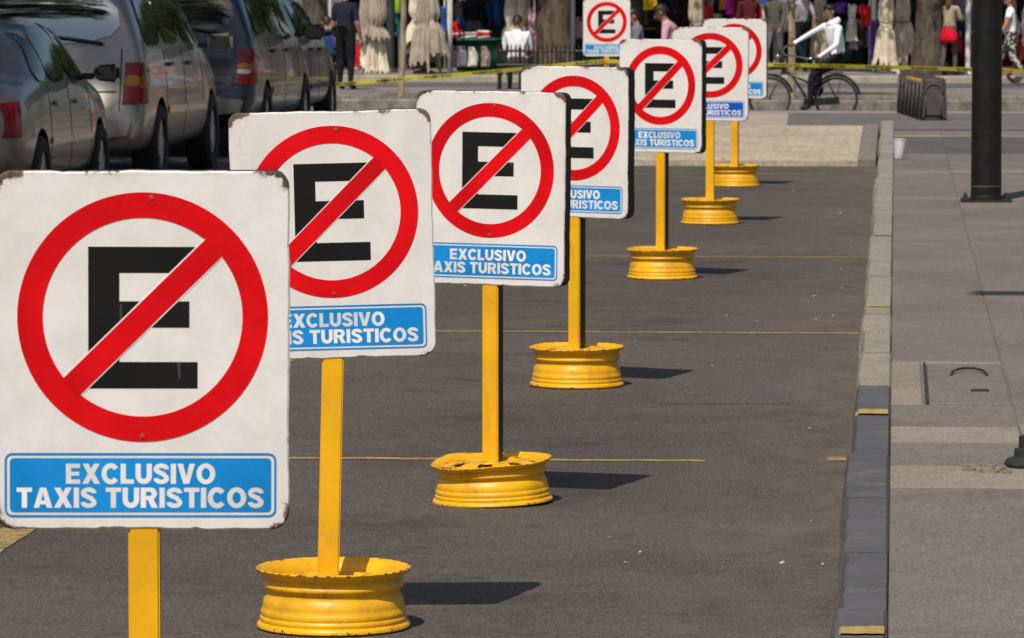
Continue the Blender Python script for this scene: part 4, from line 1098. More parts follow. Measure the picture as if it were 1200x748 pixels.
def person(label, loc, rz, J, mats, hair=HAIR, scale=1.0, long_hair=False, sleeves='long', head_yaw=0, group='people at the market', slim=1.0, skin=SKIN, shorts=False, curl=.45):
    top, bot, shoe = mats
    V_, E_ = [], []
    def add(p, r, g, parent=None):
        V_.append((Vector(p), r, g)); i = len(V_) - 1
        if parent is not None: E_.append((parent, i))
        return i
    pel = add(J['pelvis'], .125*slim, 'bot'); bel = add(J['belly'], .118*slim, 'top', pel); ch = add(J['chest'], .135*slim, 'top', bel)
    nb = add(J['nb'], .075*slim, 'top', ch)
    H = Vector(J['head']); ax = (H - Vector(J['nb'])).normalized(); fw = Vector((0, 1, 0)); fw = (fw - ax*fw.dot(ax)).normalized()
    fw = Matrix.Rotation(R(head_yaw), 3, ax) @ fw; rt = fw.cross(ax)
    nk = add(H - ax*.115 - fw*.012, .052, 'skin', nb); jw = add(H - ax*.055 + fw*.016, .066, 'skin', nk); md = add(H + ax*.02, .083, 'skin', jw); tp = add(H + ax*.085 - fw*.012, .066, 'skin', md)
    for sd, sg in (('R', 1), ('L', -1)):
        sh = add(J['sh'+sd], .068*slim, 'top', ch)
        um = add(Vector(J['sh'+sd]).lerp(Vector(J['el'+sd]), .5), .050*slim, 'top' if sleeves != 'none' else 'skin', sh)
        el = add(J['el'+sd], .043*slim, 'top' if sleeves == 'long' else 'skin', um); 
        fa = add(Vector(J['el'+sd]).lerp(Vector(J['wr'+sd]), .55), .037*slim, 'top' if sleeves == 'long' else 'skin', el)
        wr = add(J['wr'+sd], .029, 'top' if sleeves == 'long' else 'skin', fa)
        hand(V_, E_, wr, J['wr'+sd], J['el'+sd], sg, curl)
        hp = add(J['hip'+sd], .098*slim, 'bot', pel); th = add(Vector(J['hip'+sd]).lerp(Vector(J['kn'+sd]), .5), .080*slim, 'bot', hp)
        kn = add(J['kn'+sd], .060*slim, 'bot', th); cf = add(Vector(J['kn'+sd]).lerp(Vector(J['an'+sd]), .35), .058*slim, 'bot' if not shorts else 'skin', kn)
        an = add(J['an'+sd], .040, 'bot' if not shorts else 'skin', cf)
        md2 = add(Vector(J['an'+sd]).lerp(Vector(J['toe'+sd]), .35) - Vector((0, 0, .02)), .042, 'shoe', an); add(J['toe'+sd], .034, 'shoe', md2)
    bm = bmesh.new(); lay = bm.verts.layers.skin.verify()
    bv = []
    for k, (p, r, g) in enumerate(V_):
        v = bm.verts.new(p); v[lay].radius = (r, r); v[lay].use_root = (k == 0); bv.append(v)
    for a, b in E_: bm.edges.new((bv[a], bv[b]))
    me = bpy.data.meshes.new('p'); bm.to_mesh(me); bm.free()
    o = bpy.data.objects.new('tmp', me); C.objects.link(o)
    o.modifiers.new('k', 'SKIN').use_smooth_shade = True
    m = o.modifiers.new('s', 'SUBSURF'); m.levels = 2
    dg = bpy.context.evaluated_depsgraph_get(); dg.update()
    res = bpy.data.meshes.new_from_object(o.evaluated_get(dg)); bpy.data.objects.remove(o)
    gi = {'skin': 0, 'top': 1, 'bot': 2, 'shoe': 3}
    res.materials.clear()
    for m_ in (skin, top, bot, shoe): res.materials.append(m_)
    segs = [(V_[a][0], V_[b][0], V_[a][1], V_[b][1], V_[a][2], V_[b][2]) for a, b in E_]
    for f in res.polygons:
        c = f.center; best = None
        for a, b, ra, rb, ga, gb in segs:
            ab = b - a; t = max(0, min(1, (c - a).dot(ab) / max(ab.length_squared, 1e-9)))
            d_ = (c - a - ab*t).length / (ra + (rb-ra)*t)
            if best is None or d_ < best[0]: best = (d_, ga if (t < .5 or gb == 'skin' and t < .8) else gb)
        f.material_index = gi[best[1]]; f.use_smooth = True
    root = link('person', res, None, loc, (0, 0, rz)); root.scale = (scale,)*3
    tag(root, label, 'person', group)
    B = Matrix((rt, fw, ax)).transposed()                    # head axes
    def hp_(x, y, z): return H + rt*x + fw*y + ax*z
    M4 = Matrix.Translation(H) @ B.to_4x4()
    bm = bmesh.new(); n = 20; ring = []
    for j in range(8):                                        # hair cap with an uneven fringe
        t = j / 7; row = []
        for k in range(n):
            a = 2*math.pi*k/n; front = max(0, math.sin(a))
            low = .02 + .055*front if not long_hair else .015 + .06*front
            z = low + (.118 - low)*math.sin(t*math.pi/2) if t > 0 else low - .05*(1-front)
            rr = .093*math.cos(t*math.pi/2*.96)**.9 * (1 + .07*math.sin(5*a + j) + .05*math.sin(9*a + 2*j))
            row.append(bm.verts.new(M4 @ Vector((rr*math.cos(a)*.93, rr*math.sin(a)*1.05 - .012, z + .012))))
        ring.append(row)
    for a_, b_ in zip(ring, ring[1:]):
        for k in range(n): bm.faces.new((a_[k], a_[(k+1) % n], b_[(k+1) % n], b_[k]))
    bm.faces.new(ring[-1])
    if long_hair: ell(bm, (0, -.075, -.10), .075, .045, .17, 12, 8, M4)
    bmesh.ops.recalc_face_normals(bm, faces=list(bm.faces))
    obj('hair', bm, hair, root, True)
    for x in (-.031, .031):
        bm = bmesh.new(); ell(bm, (x, .079, .010), .013, .008, .007, 8, 6, M4); obj('eye', bm, EYE, root, True)
    for x in (-.085, .085):
        bm = bmesh.new(); ell(bm, (x, -.005, -.005), .012, .022, .032, 8, 6, M4); obj('ear', bm, skin, root, True)
    bm = bmesh.new(); ell(bm, (0, .092, -.020), .013, .020, .026, 8, 6, M4); obj('nose', bm, skin, root, True)
    bm = bmesh.new(); ell(bm, (0, .080, -.062), .026, .010, .008, 8, 6, M4); obj('mouth', bm, LIP, root, True)
    return root
def toward(rz_deg): return R(rz_deg)
BLK = cloth('black_cloth', (0.014, 0.014, 0.017)); WHT = cloth('white_cloth', (0.78, 0.78, 0.80)); NVY = cloth('navy_cloth', (0.018, 0.02, 0.032))
GRY = cloth('grey_cloth', (0.12, 0.115, 0.12)); GRYL = cloth('lilac_grey_cloth', (0.17, 0.165, 0.20)); TAN = cloth('tan_knit', (0.36, 0.29, 0.20)); REDC = cloth('red_cloth', (0.62, 0.008, 0.03))
OLV = cloth('olive_cloth', (0.09, 0.085, 0.06)); SHO = cloth('dark_shoe', (0.03, 0.026, 0.024)); MAROON = cloth('maroon_cloth', (0.10, 0.015, 0.02)); PINK = cloth('pink_cloth', (0.60, 0.35, 0.42))
def printed():
    m, nt, b = base_mat('printed_trousers', .9, 0, .2); v = coords(nt)
    nt.links.new(mixc(nt, ramp(nt, noise(nt, v, 13, 3, .6), .49, .53), (0.03, 0.03, 0.03), (0.55, 0.53, 0.48)), b.inputs['Base Color']); return m
PRINT = printed()
LILC_ = cloth('pale_lilac_cloth', (0.36, 0.33, 0.36))
person('person in dark clothes standing by the front of the charcoal hatchback', spot(405, 81.5, Z_ISL), R(-20), dict(STAND, wrR=(.24,.10,.86)), (NVY, BLK, BLK), scale=1.02, sleeves='short', slim=1.15)
person('seated person in a white shirt seen from behind on the iron bench', spot(606, 82.0, Z_ISL - .04), R(4), SIT, (WHT, GRY, SHO), slim=1.15, sleeves='short', skin=SKIND)
person('person in a lilac grey jacket walking between the small far sign and the fifth sign', spot(746, 73.3, Z_FAR), R(100), dict(WALK, head=(0,.06,1.60)), (GRYL, GRY, SHO), scale=1.0, slim=1.1, head_yaw=0)
person('dark haired bearded person leaning forward above the sixth sign', spot(797, 66, gz(66)), R(84), dict(STAND, belly=(0,.06,1.06), chest=(0,.14,1.20), nb=(0,.20,1.31), head=(0,.27,1.45), shR=(.175,.17,1.28), shL=(-.175,.17,1.28), elR=(.22,.2,1.0), elL=(-.22,.2,1.0), wrR=(.2,.4,.9), wrL=(-.2,.4,.9)), (PINK, GRY, SHO), skin=SKIND)
person('walker in an olive jacket and grey trousers left of the cyclist', spot(908, 94.6, Z_FARP), R(160), WALK, (OLV, GRY, SHO))
wm = person('woman in a tan knit top and short red skirt beside the thick trunk', spot(1112, 93.7, Z_FARP), R(-25), dict(WALK, elR=(.24,.05,1.16), wrR=(.10,.22,1.18), elL=(-.24,.05,1.16), wrL=(-.1,.22,1.18), anL=(-.09,-.16,.10), toeL=(-.09,0,.035), knR=(.09,.1,.5), anR=(.09,.1,.09), toeR=(.1,.26,.035)), (TAN, cloth('grey_leggings', (0.10, 0.085, 0.095)), SHO), hair=HAIRB, long_hair=True, scale=.95, slim=.95)
bm = bmesh.new(); lathe(bm, [(.125, 1.0), (.155, .93), (.185, .80), (.200, .68), (.196, .68), (.150, .92), (.118, 1.0)], 24)
for v in bm.verts: v.co.y *= .85
obj('skirt', bm, REDC, wm, True)
person('pedestrian in a white sleeveless top and black and white printed trousers', spot(1184, 90.7, Z_FARST), R(85), WALK, (WHT, PRINT, SKIN), sleeves='none', hair=HAIRB, long_hair=True, slim=1.08)
person('pedestrian in a grey top and dark red trousers at the right border', spot(1203, 92.2, Z_FARST), R(-80), WALK, (GRYL, MAROON, SHO))
person('crouched person with dark hair and a blue top above the charcoal hatchback', spot(384, 91.5, Z_FARST), R(30), SIT, (cloth('blue_cloth', (0.03, 0.06, 0.22)), BLK, SHO))
person('shopper in a maroon top above the right corner of the seventh sign', spot(877, 95.6, Z_FARP), R(20), dict(STAND, wrR=(.2,.3,1.05), elR=(.24,.1,1.12)), (MAROON, OLV, SHO), hair=HAIRB)
person('shopper in a grey top between the woman in red and the white post', spot(1125, 97.3, Z_FARP), R(10), STAND, (GRY, NVY, SHO))
person('stall keeper in dark clothes behind the green table', spot(556, 98.3, Z_FARP), R(175), STAND, (BLK, GRY, SHO), skin=SKIND)
person('shopper in a pale top behind the handlebar of the bicycle', spot(939, 97.0, Z_FARP), R(35), WALK, (LILC_, BLK, SHO), sleeves='short')
st_ = empty('stool', spot(384, 91.5, Z_FARST), label='low dark stool under the crouched person in blue', cat='stool')
obj('seat', bbox(-.17, .17, -.17, .17, .36, .40, .01), TRIM, st_)
for sx in (-.14, .14):
    for sy in (-.14, .14): obj('leg', bbox(sx-.015, sx+.015, sy-.015, sy+.015, 0, .36), TRIM, st_)
# --- cyclist and bicycle, riding to the left
cyc = spot(980, 73.4, Z_FAR)
CJ = dict(pelvis=(0,-.05,.97), belly=(0,-.01,1.12), chest=(0,.05,1.32), nb=(0,.075,1.47), head=(0,.105,1.66),
    shR=(.165,.16,1.45), elR=(.27,.40,1.33), wrR=(.275,.60,1.215), shL=(-.185,-.03,1.43), elL=(-.33,.0,1.16), wrL=(-.29,.22,1.01),
    hipR=(.095,-.03,.93), knR=(.12,.34,.80), anR=(.13,.22,.44), toeR=(.13,.37,.40), hipL=(-.095,-.03,.93), knL=(-.12,.37,.70), anL=(-.13,.40,.24), toeL=(-.13,.55,.19))
cy = person('cyclist in a white hooded top and dark trousers riding left', cyc, R(90), CJ, (cloth('white_hoodie', (0.84, 0.84, 0.87)), BLK, SHO), head_yaw=28, skin=SKIND, slim=1.08, group='', curl=.75)
bm = bmesh.new()
lathe(bm, [(.085, -.05), (.115, -.02), (.118, .02), (.095, .05), (.078, .045), (.088, .01)], 24, Matrix.Translation((0, .045, 1.50)) @ Matrix.Rotation(R(-28), 4, 'X'))
obj('hood', bm, MATS['white_hoodie'], cy, True)
bk = empty('bicycle', cyc, R(90), 'dark city bicycle under the cyclist', 'bicycle')
BIKE = MAT('bike_black', (0.014, 0.013, 0.012), .35, .2, spec=.5)
FRONT = Vector((0, 1.02, .335)); REAR = Vector((0, 0, .335)); BB = Vector((0, .42, .28)); HEADT = Vector((0, .80, .86)); SEATT = Vector((0, .16, .82))
for nm, c, ang in (('wheel', REAR, 0), ('wheel', FRONT, 14)):
    Mw = Matrix.Rotation(R(90), 4, 'Y')
    bm = bmesh.new()
    ringp = [(.318 + .019*math.cos(2*math.pi*k/8), .019*math.sin(2*math.pi*k/8)) for k in range(8)]
    lathe(bm, ringp, 48, Mw, 0, True)
    w_ = obj(nm, bm, RUBBER, bk, True, None, c, (0, 0, R(ang)))
    bm = bmesh.new(); lathe(bm, [(.300, -.012), (.288, -.008), (.288, .008), (.300, .012)], 48, Mw, 0, True); obj('rim', bm, CHROME, w_, True)
    bm = bmesh.new()
    for k in range(18):
        a = 2*math.pi*k/18; d = Vector((0, math.cos(a), math.sin(a))); sd = Vector((.02*(1 if k % 2 else -1), 0, 0))
        tube(bm, [d*.02 + sd, d*.292], .0022, 4)
    tag(obj('spokes', bm, CHROME, w_), kind='stuff')
    bm = bmesh.new(); capped(bm, [(.022, -.05), (.022, .05)], 12, Mw); obj('hub', bm, CHROME, w_)
    bm = bmesh.new(); tube(bm, [(0, .365*math.cos(R(a)), .365*math.sin(R(a))) for a in range(5 if c is FRONT else 20, 175, 10)], .022, 6)
    obj('mudguard', bm, BIKE, w_, True)
bm = bmesh.new()
tube(bm, [HEADT, HEADT.lerp(BB, .5) + Vector((0, -.03, -.02)), BB], .019, 8); tube(bm, [HEADT + Vector((0, .02, -.10)), BB.lerp(SEATT, .45)], .016, 8); tube(bm, [BB, SEATT], .017, 8)
for sx in (-.05, .05): tube(bm, [BB + Vector((sx*.5, 0, 0)), REAR + Vector((sx, 0, 0))], .011, 6); tube(bm, [SEATT.lerp(BB, .12), REAR + Vector((sx, 0, 0))], .010, 6)
obj('frame', bm, BIKE, bk, True)
bm = bmesh.new()
for sx in (-.055, .055): tube(bm, [HEADT + Vector((sx*.6, .03, -.12)), FRONT + Vector((sx, -.04, .10)), FRONT + Vector((sx, 0, 0))], .012, 6)
tube(bm, [HEADT + Vector((0, .03, -.13)), HEADT + Vector((0, -.03, .10))], .020, 8); obj('fork', bm, BIKE, bk, True)
bm = bmesh.new(); st1 = HEADT + Vector((0, -.03, .14))
tube(bm, [(.285, .70, 1.155), (.24, .80, 1.13), (.12, .83, 1.06), tuple(st1), (-.13, .62, .99), (-.27, .45, .955), (-.295, .28, .955)], .012, 8); obj('handlebar', bm, CHROME, bk, True)
for p_, q_ in (((.285, .70, 1.155), (.30, .60, 1.16)), ((-.287, .36, .955), (-.30, .24, .955))):
    bm = bmesh.new(); tube(bm, [p_, q_], .018, 8); obj('grip', bm, RUBBER, bk, True)
bm = bmesh.new(); capped(bm, [(.02, 0), (.045, .02), (.045, .06), (.03, .07)], 12, Matrix.Translation((0, .86, .98)) @ Matrix.Rotation(R(-90), 4, 'X')); obj('headlamp', bm, CHROME, bk, True)
bm = bmesh.new(); prism(bm, [(-.10, .87), (-.04, .89), (.04, .89), (.10, .87), (.06, .845), (-.06, .845)], -.04, .22)
for v in bm.verts:
    if v.co.y > .1: v.co.x *= .35
obj('saddle', bm, TRIM, bk, True)
bm = bmesh.new(); tube(bm, [SEATT, (0, .12, .86)], .013, 8); obj('seat_post', bm, CHROME, bk)
bm = bmesh.new(); tube(bm, [(.07, .42, .28), (.09, .28, .37)], .011, 6); tube(bm, [(-.07, .42, .28), (-.09, .50, .15)], .011, 6); capped(bm, [(.085, -.055), (.085, -.05)], 24, Matrix.Translation(BB) @ Matrix.Rotation(R(90), 4, 'Y')); obj('crank', bm, CHROME, bk)
for c in ((.14, .28, .37), (-.14, .50, .15)): obj('pedal', bbox(c[0]-.05, c[0]+.05, c[1]-.04, c[1]+.04, c[2]-.012, c[2]+.012, .004), TRIM, bk)
bm = bmesh.new(); prism(bm, [(-.05, .255), (.50, .22), (.50, .34), (-.05, .365)], -.006, .006)
for v in bm.verts: v.co = Vector((-.062 + v.co.y, v.co.x, v.co.z))
obj('chain_guard', bm, BIKE, bk)
bm = bmesh.new()
for sx in (-.05, .05): tube(bm, [(sx, -.28, .73), (sx, .14, .735)], .008, 6); tube(bm, [(sx, -.1, .73), (sx*1.1, 0, .335)], .006, 6)
obj('rack', bm, BIKE, bk)


# ------------------------------------------------------------------ market across the street
CREAM = cloth('cream_canvas', (0.68, 0.60, 0.46)); TANC = cloth('tan_canvas', (0.36, 0.30, 0.235)); BEIGE = cloth('beige_canvas', (0.46, 0.39, 0.29))
STEELW = MAT('white_pole_paint', (0.7, 0.68, 0.64), .5, .1)
def folded(name, R0, z0, z1, seed, mat, pleats=9, squash=.75, top=.20, flare=.0):
    r_ = random.Random(seed); bm = bmesh.new(); n = 144; m = 34; ph = [r_.uniform(0, 6.3) for _ in range(6)]; rows = []
    cuts_ = sorted(r_.uniform(0, 2*math.pi) for _ in range(pleats)); amp = [r_.uniform(.75, 1.12) for _ in range(pleats)]; drop = [r_.uniform(-.22, .16) for _ in range(pleats)]
    for j in range(m + 1):
        t = j / m; row = []
        zz_ = z0 + .08 + (z1-z0)*t
        rad = R0 * (1 - (1-top) * t**0.8) * (1 + .10*math.sin(5*t + ph[4])) * (1 - .30*math.exp(-((zz_ - 1.02)/.10)**2))
        for k in range(n):
            a = 2*math.pi*k/n
            i = sum(1 for c_ in cuts_ if c_ <= a) % pleats
            lo = cuts_[i-1] if i else cuts_[-1] - 2*math.pi
            hi = cuts_[i] if i < pleats else cuts_[0] + 2*math.pi
            if i == 0 and a > cuts_[-1]: lo, hi = cuts_[-1], cuts_[0] + 2*math.pi
            u = max(0, min(1, (a - lo) / max(hi - lo, .05)))
            lobe = math.sin(math.pi*u)**.45
            fine = .05*math.sin(23*a + ph[2] + 3*t) + .035*math.sin(41*a + ph[3] - 4*t) + .05*math.sin(7*t + 3*a + ph[5])
            rr = rad * ((.52 + .48*lobe) * amp[i] + fine*(1 - .4*t))
            hem = (drop[i] + .05*math.sin(19*a + ph[1]) - .05*lobe) * (1-t)**2.2
            row.append(bm.verts.new((rr*math.cos(a), rr*math.sin(a)*squash, z0 + .08 + (z1-z0)*t + hem)))
        rows.append(row)
    for a_, b_ in zip(rows, rows[1:]):
        for k in range(n): bm.faces.new((a_[k], a_[(k+1) % n], b_[(k+1) % n], b_[k]))
    bm.faces.new(rows[-1])
    bmesh.ops.recalc_face_normals(bm, faces=list(bm.faces))
    return bm
def parasol(px, d, z, label, w, z0, layers, seed):
    t = empty('folded_parasol', spot(px, d, z), 0, label, 'parasol', 'folded parasols at the market')
    bm = bmesh.new(); capped(bm, [(.024, 0.05), (.022, 2.75), (.01, 2.8)], 12); obj('pole', bm, STEELW, t, True, 40)
    bm = bmesh.new(); capped(bm, [(.22, 0), (.22, .05), (.06, .09), (.04, .22)], 20); obj('base', bm, MAT('cast_base', (.10, .09, .08), .8), t, True, 40)
    for k, (wr, zz, mt, dy, dx) in enumerate(layers):
        o = obj('canopy' if k == 0 else 'canopy_flap', folded('c', w*wr, zz, 2.65 - .1*k, seed + k, mt), mt, t, True)
        o.location = (dx, dy, 0)
    bm = bmesh.new(); tube(bm, [(w*.50*math.cos(2*math.pi*k/24), w*.42*math.sin(2*math.pi*k/24) - .03, 1.02 + .02*math.sin(k)) for k in range(25)], .012, 6); obj('tie_rope', bm, MAT('rope', (.16, .12, .08), .9), t)
    return t
parasol(437, 96.0, Z_FARP, 'folded tan parasol with a shorter grey flap, next to the dark clothed person', .36, .10, [(1.0, .10, CREAM, 0, 0), (1.06, .72, TANC, -.10, -.02)], 1)
parasol(497, 95.2, Z_FARP, 'folded cream parasol with a tan flap, left of the white stall pole', .42, .25, [(1.0, .45, CREAM, 0, -.03), (.92, .22, TANC, -.15, .06)], 3)
parasol(607, 97.0, Z_FARP, 'folded beige parasol behind the seated person in white', .43, .15, [(1.0, .15, BEIGE, 0, 0), (.7, .5, CREAM, -.15, -.05)], 5)
parasol(816, 97.0, Z_FARP, 'folded pale parasol behind the bearded person', .27, .3, [(1.0, .3, BEIGE, 0, 0)], 7)
parasol(962, 97.5, Z_FARP, 'narrow folded beige parasol behind the cyclist', .20, .3, [(1.0, .3, BEIGE, 0, 0)], 9)
parasol(1039, 95.2, Z_FARP, 'large folded cream parasol right of the cyclist', .33, .12, [(1.0, .12, CREAM, 0, 0)], 11)
parasol(1058, 95.8, Z_FARP, 'folded cream parasol touching the thick brown trunk', .24, .18, [(1.0, .18, CREAM, 0, 0)], 13)
# stalls with shaded insides
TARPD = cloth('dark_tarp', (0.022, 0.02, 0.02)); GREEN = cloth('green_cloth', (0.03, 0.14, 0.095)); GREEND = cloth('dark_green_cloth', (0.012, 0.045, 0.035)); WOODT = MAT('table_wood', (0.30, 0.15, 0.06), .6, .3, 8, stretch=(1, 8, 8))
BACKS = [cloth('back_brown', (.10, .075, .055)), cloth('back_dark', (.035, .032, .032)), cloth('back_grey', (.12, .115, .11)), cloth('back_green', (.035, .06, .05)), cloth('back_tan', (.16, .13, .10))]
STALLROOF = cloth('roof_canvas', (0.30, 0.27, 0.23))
STALLN = [0]
def stall(px0, px1, d, label, tmat, th, skirt=None, back=None):
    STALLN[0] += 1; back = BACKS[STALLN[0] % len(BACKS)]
    a = spot(px0, d, Z_FARP); b = spot(px1, d, Z_FARP); w = (b - a).length; c = (a + b) / 2
    t = empty('market_stall', c, 0, label, 'market stall', 'market stalls')
    for sx in (-1, 1):
        for y in (0.0, 3.0): bm = bmesh.new(); tube(bm, [(sx*(w/2-.03), y, 0), (sx*(w/2-.03), y, 2.35)], .02, 8); obj('post', bm, STEELW, t, True)
    bm = bmesh.new(); n = 10
    rows = [[bm.verts.new((-w/2-.2 + (w+.4)*i/n, y, 2.36 + zz + .03*math.sin(i*1.7))) for i in range(n+1)] for y, zz in ((-.5, -.12), (0, .02), (1.5, .30), (3.1, .02))]
    for r0_, r1_ in zip(rows, rows[1:]):
        for i in range(n): bm.faces.new((r0_[i], r0_[i+1], r1_[i+1], r1_[i]))
    bmesh.ops.solidify(bm, geom=list(bm.faces), thickness=.01); obj('roof', bm, STALLROOF, t, True)
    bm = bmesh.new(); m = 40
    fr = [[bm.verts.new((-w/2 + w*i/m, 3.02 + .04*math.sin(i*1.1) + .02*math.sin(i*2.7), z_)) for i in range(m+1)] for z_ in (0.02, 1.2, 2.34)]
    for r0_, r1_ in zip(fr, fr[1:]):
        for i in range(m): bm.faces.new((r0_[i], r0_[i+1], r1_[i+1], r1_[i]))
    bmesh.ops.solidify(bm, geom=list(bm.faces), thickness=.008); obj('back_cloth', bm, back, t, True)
    tw = w/2 - .12
    obj('table', bbox(-tw, tw, .15, 1.0, th-.04, th, .008), tmat, t)
    bm = bmesh.new()
    fr = [[bm.verts.new((-tw + 2*tw*i/m, .14 + .025*math.sin(i*1.3) + (.03 if z_ < .1 else 0), z_)) for i in range(m+1)] for z_ in (.03, th*.5, th-.045)]
    for r0_, r1_ in zip(fr, fr[1:]):
        for i in range(m): bm.faces.new((r0_[i], r0_[i+1], r1_[i+1], r1_[i]))
    bmesh.ops.solidify(bm, geom=list(bm.faces), thickness=.006)
    if skirt: obj('table_skirt', bm, skirt, t, True)
    else: bm.free()
    for sx in (-1, 1):
        for y in (.2, .95): obj('table_leg', bbox(sx*(tw-.06)-.02, sx*(tw-.06)+.02, y-.02, y+.02, 0, th-.042), TRIM, t)
    return t, c, w, th
S1 = stall(385, 470, 99, 'shaded stall behind the dark clothed person', WOODT, .75, GREEND)
S2 = stall(527, 628, 96.5, 'stall with a green cloth table right of the white pole', GREEN, .68, GREEN)
S3 = stall(634, 738, 99, 'shaded stall behind the thick grey trunk', GREEN, .70, GREEN)
S4 = stall(742, 822, 99.5, 'shaded stall behind the bearded person', WOODT, .85, TARPD)
S5 = stall(826, 902, 98.5, 'stall with a brown wooden table above the seventh sign', WOODT, 1.02, GREEND)
S6 = stall(908, 1020, 99.5, 'stall with dark green skirts behind the cyclist', GREEND, .80, GREEND)
S7 = stall(1024, 1100, 100, 'shaded stall behind the cream parasols', WOODT, .75, TARPD)
S8 = stall(1104, 1220, 101, 'shaded stall behind the black lamp post', GREEN, .75, MAROON)
S9 = stall(474, 523, 99.8, 'narrow shaded stall behind the cream parasol', GREEN, .8, GREEND)
# goods
def garment(name, label, px, py, d, w, h, mat, kind='shirt', group='goods on the market stalls'):
    p = at(px, py, d)                                        # py = hanging point
    r_ = random.Random(int(px*7 + py))
    bm = bmesh.new()
    if kind == 'shirt': poly = [(-.15*w, 0), (-.5*w, -.12*h), (-.5*w, -.42*h), (-.36*w, -.40*h), (-.34*w, -h), (.34*w, -.97*h), (.36*w, -.40*h), (.5*w, -.42*h), (.5*w, -.12*h), (.15*w, 0), (0, -.06*h)]
    elif kind == 'dress': poly = [(-.16*w, 0), (-.3*w, -.05*h), (-.24*w, -.35*h), (-.5*w, -h), (-.2*w, -1.03*h), (.1*w, -.98*h), (.5*w, -1.02*h), (.24*w, -.35*h), (.3*w, -.05*h), (.16*w, 0), (0, -.08*h)]
    elif kind == 'bag': poly = [(-.42*w, -.25*h), (-.5*w, -h), (.5*w, -h), (.42*w, -.25*h), (.22*w, -.25*h), (.16*w, 0), (.10*w, 0), (.15*w, -.25*h), (-.15*w, -.25*h), (-.10*w, 0), (-.16*w, 0), (-.22*w, -.25*h)]
    else: poly = [(-.4*w, 0), (-.5*w, -h), (.5*w, -h), (.38*w, 0)]
    poly = dense(poly, .07)
    pts = [Vector(q) for q in poly]; ne = len(pts)
    for i in range(1, 9):
        for j in range(1, 9): pts.append(Vector((-.5*w + w*i/9, -h*j/9)))
    V_, _, F_, _, _, _ = delaunay_2d_cdt(pts, [], [list(range(ne))], 1, 1e-5)
    ph = r_.uniform(0, 6)
    vs = [bm.verts.new((v.x, .13*w*math.sin(v.x/w*11 + ph) + .06*w*math.sin(v.x/w*23 + v.y*4) - .02, v.y)) for v in V_]
    for f in F_: bm.faces.new([vs[i] for i in f])
    bmesh.ops.recalc_face_normals(bm, faces=list(bm.faces))
    bmesh.ops.solidify(bm, geom=list(bm.faces), thickness=.04 if kind != 'bag' else .07)
    o = obj(name, bm, mat, None, True, 60, p)
    return tag(o, label, name.replace('_', ' ') if name in ('shirt', 'dress', 'bag', 'shawl') else 'garment', group)
def cl(n, c): return cloth(n, c)
YELC = cl('yellow_cloth', (.75, .45, .01)); MAG = cl('magenta_cloth', (.55, .02, .35)); WHC = cl('off_white_cloth', (.66, .62, .55)); LILC = cl('lilac_cloth', (.28, .26, .30)); REDD = cl('bright_red_cloth', (.6, .02, .03)); BLUC = cl('bright_blue_cloth', (.03, .10, .35)); TEAL = cl('teal_cloth', (.02, .16, .15)); PURP = cl('purple_cloth', (.14, .05, .30))
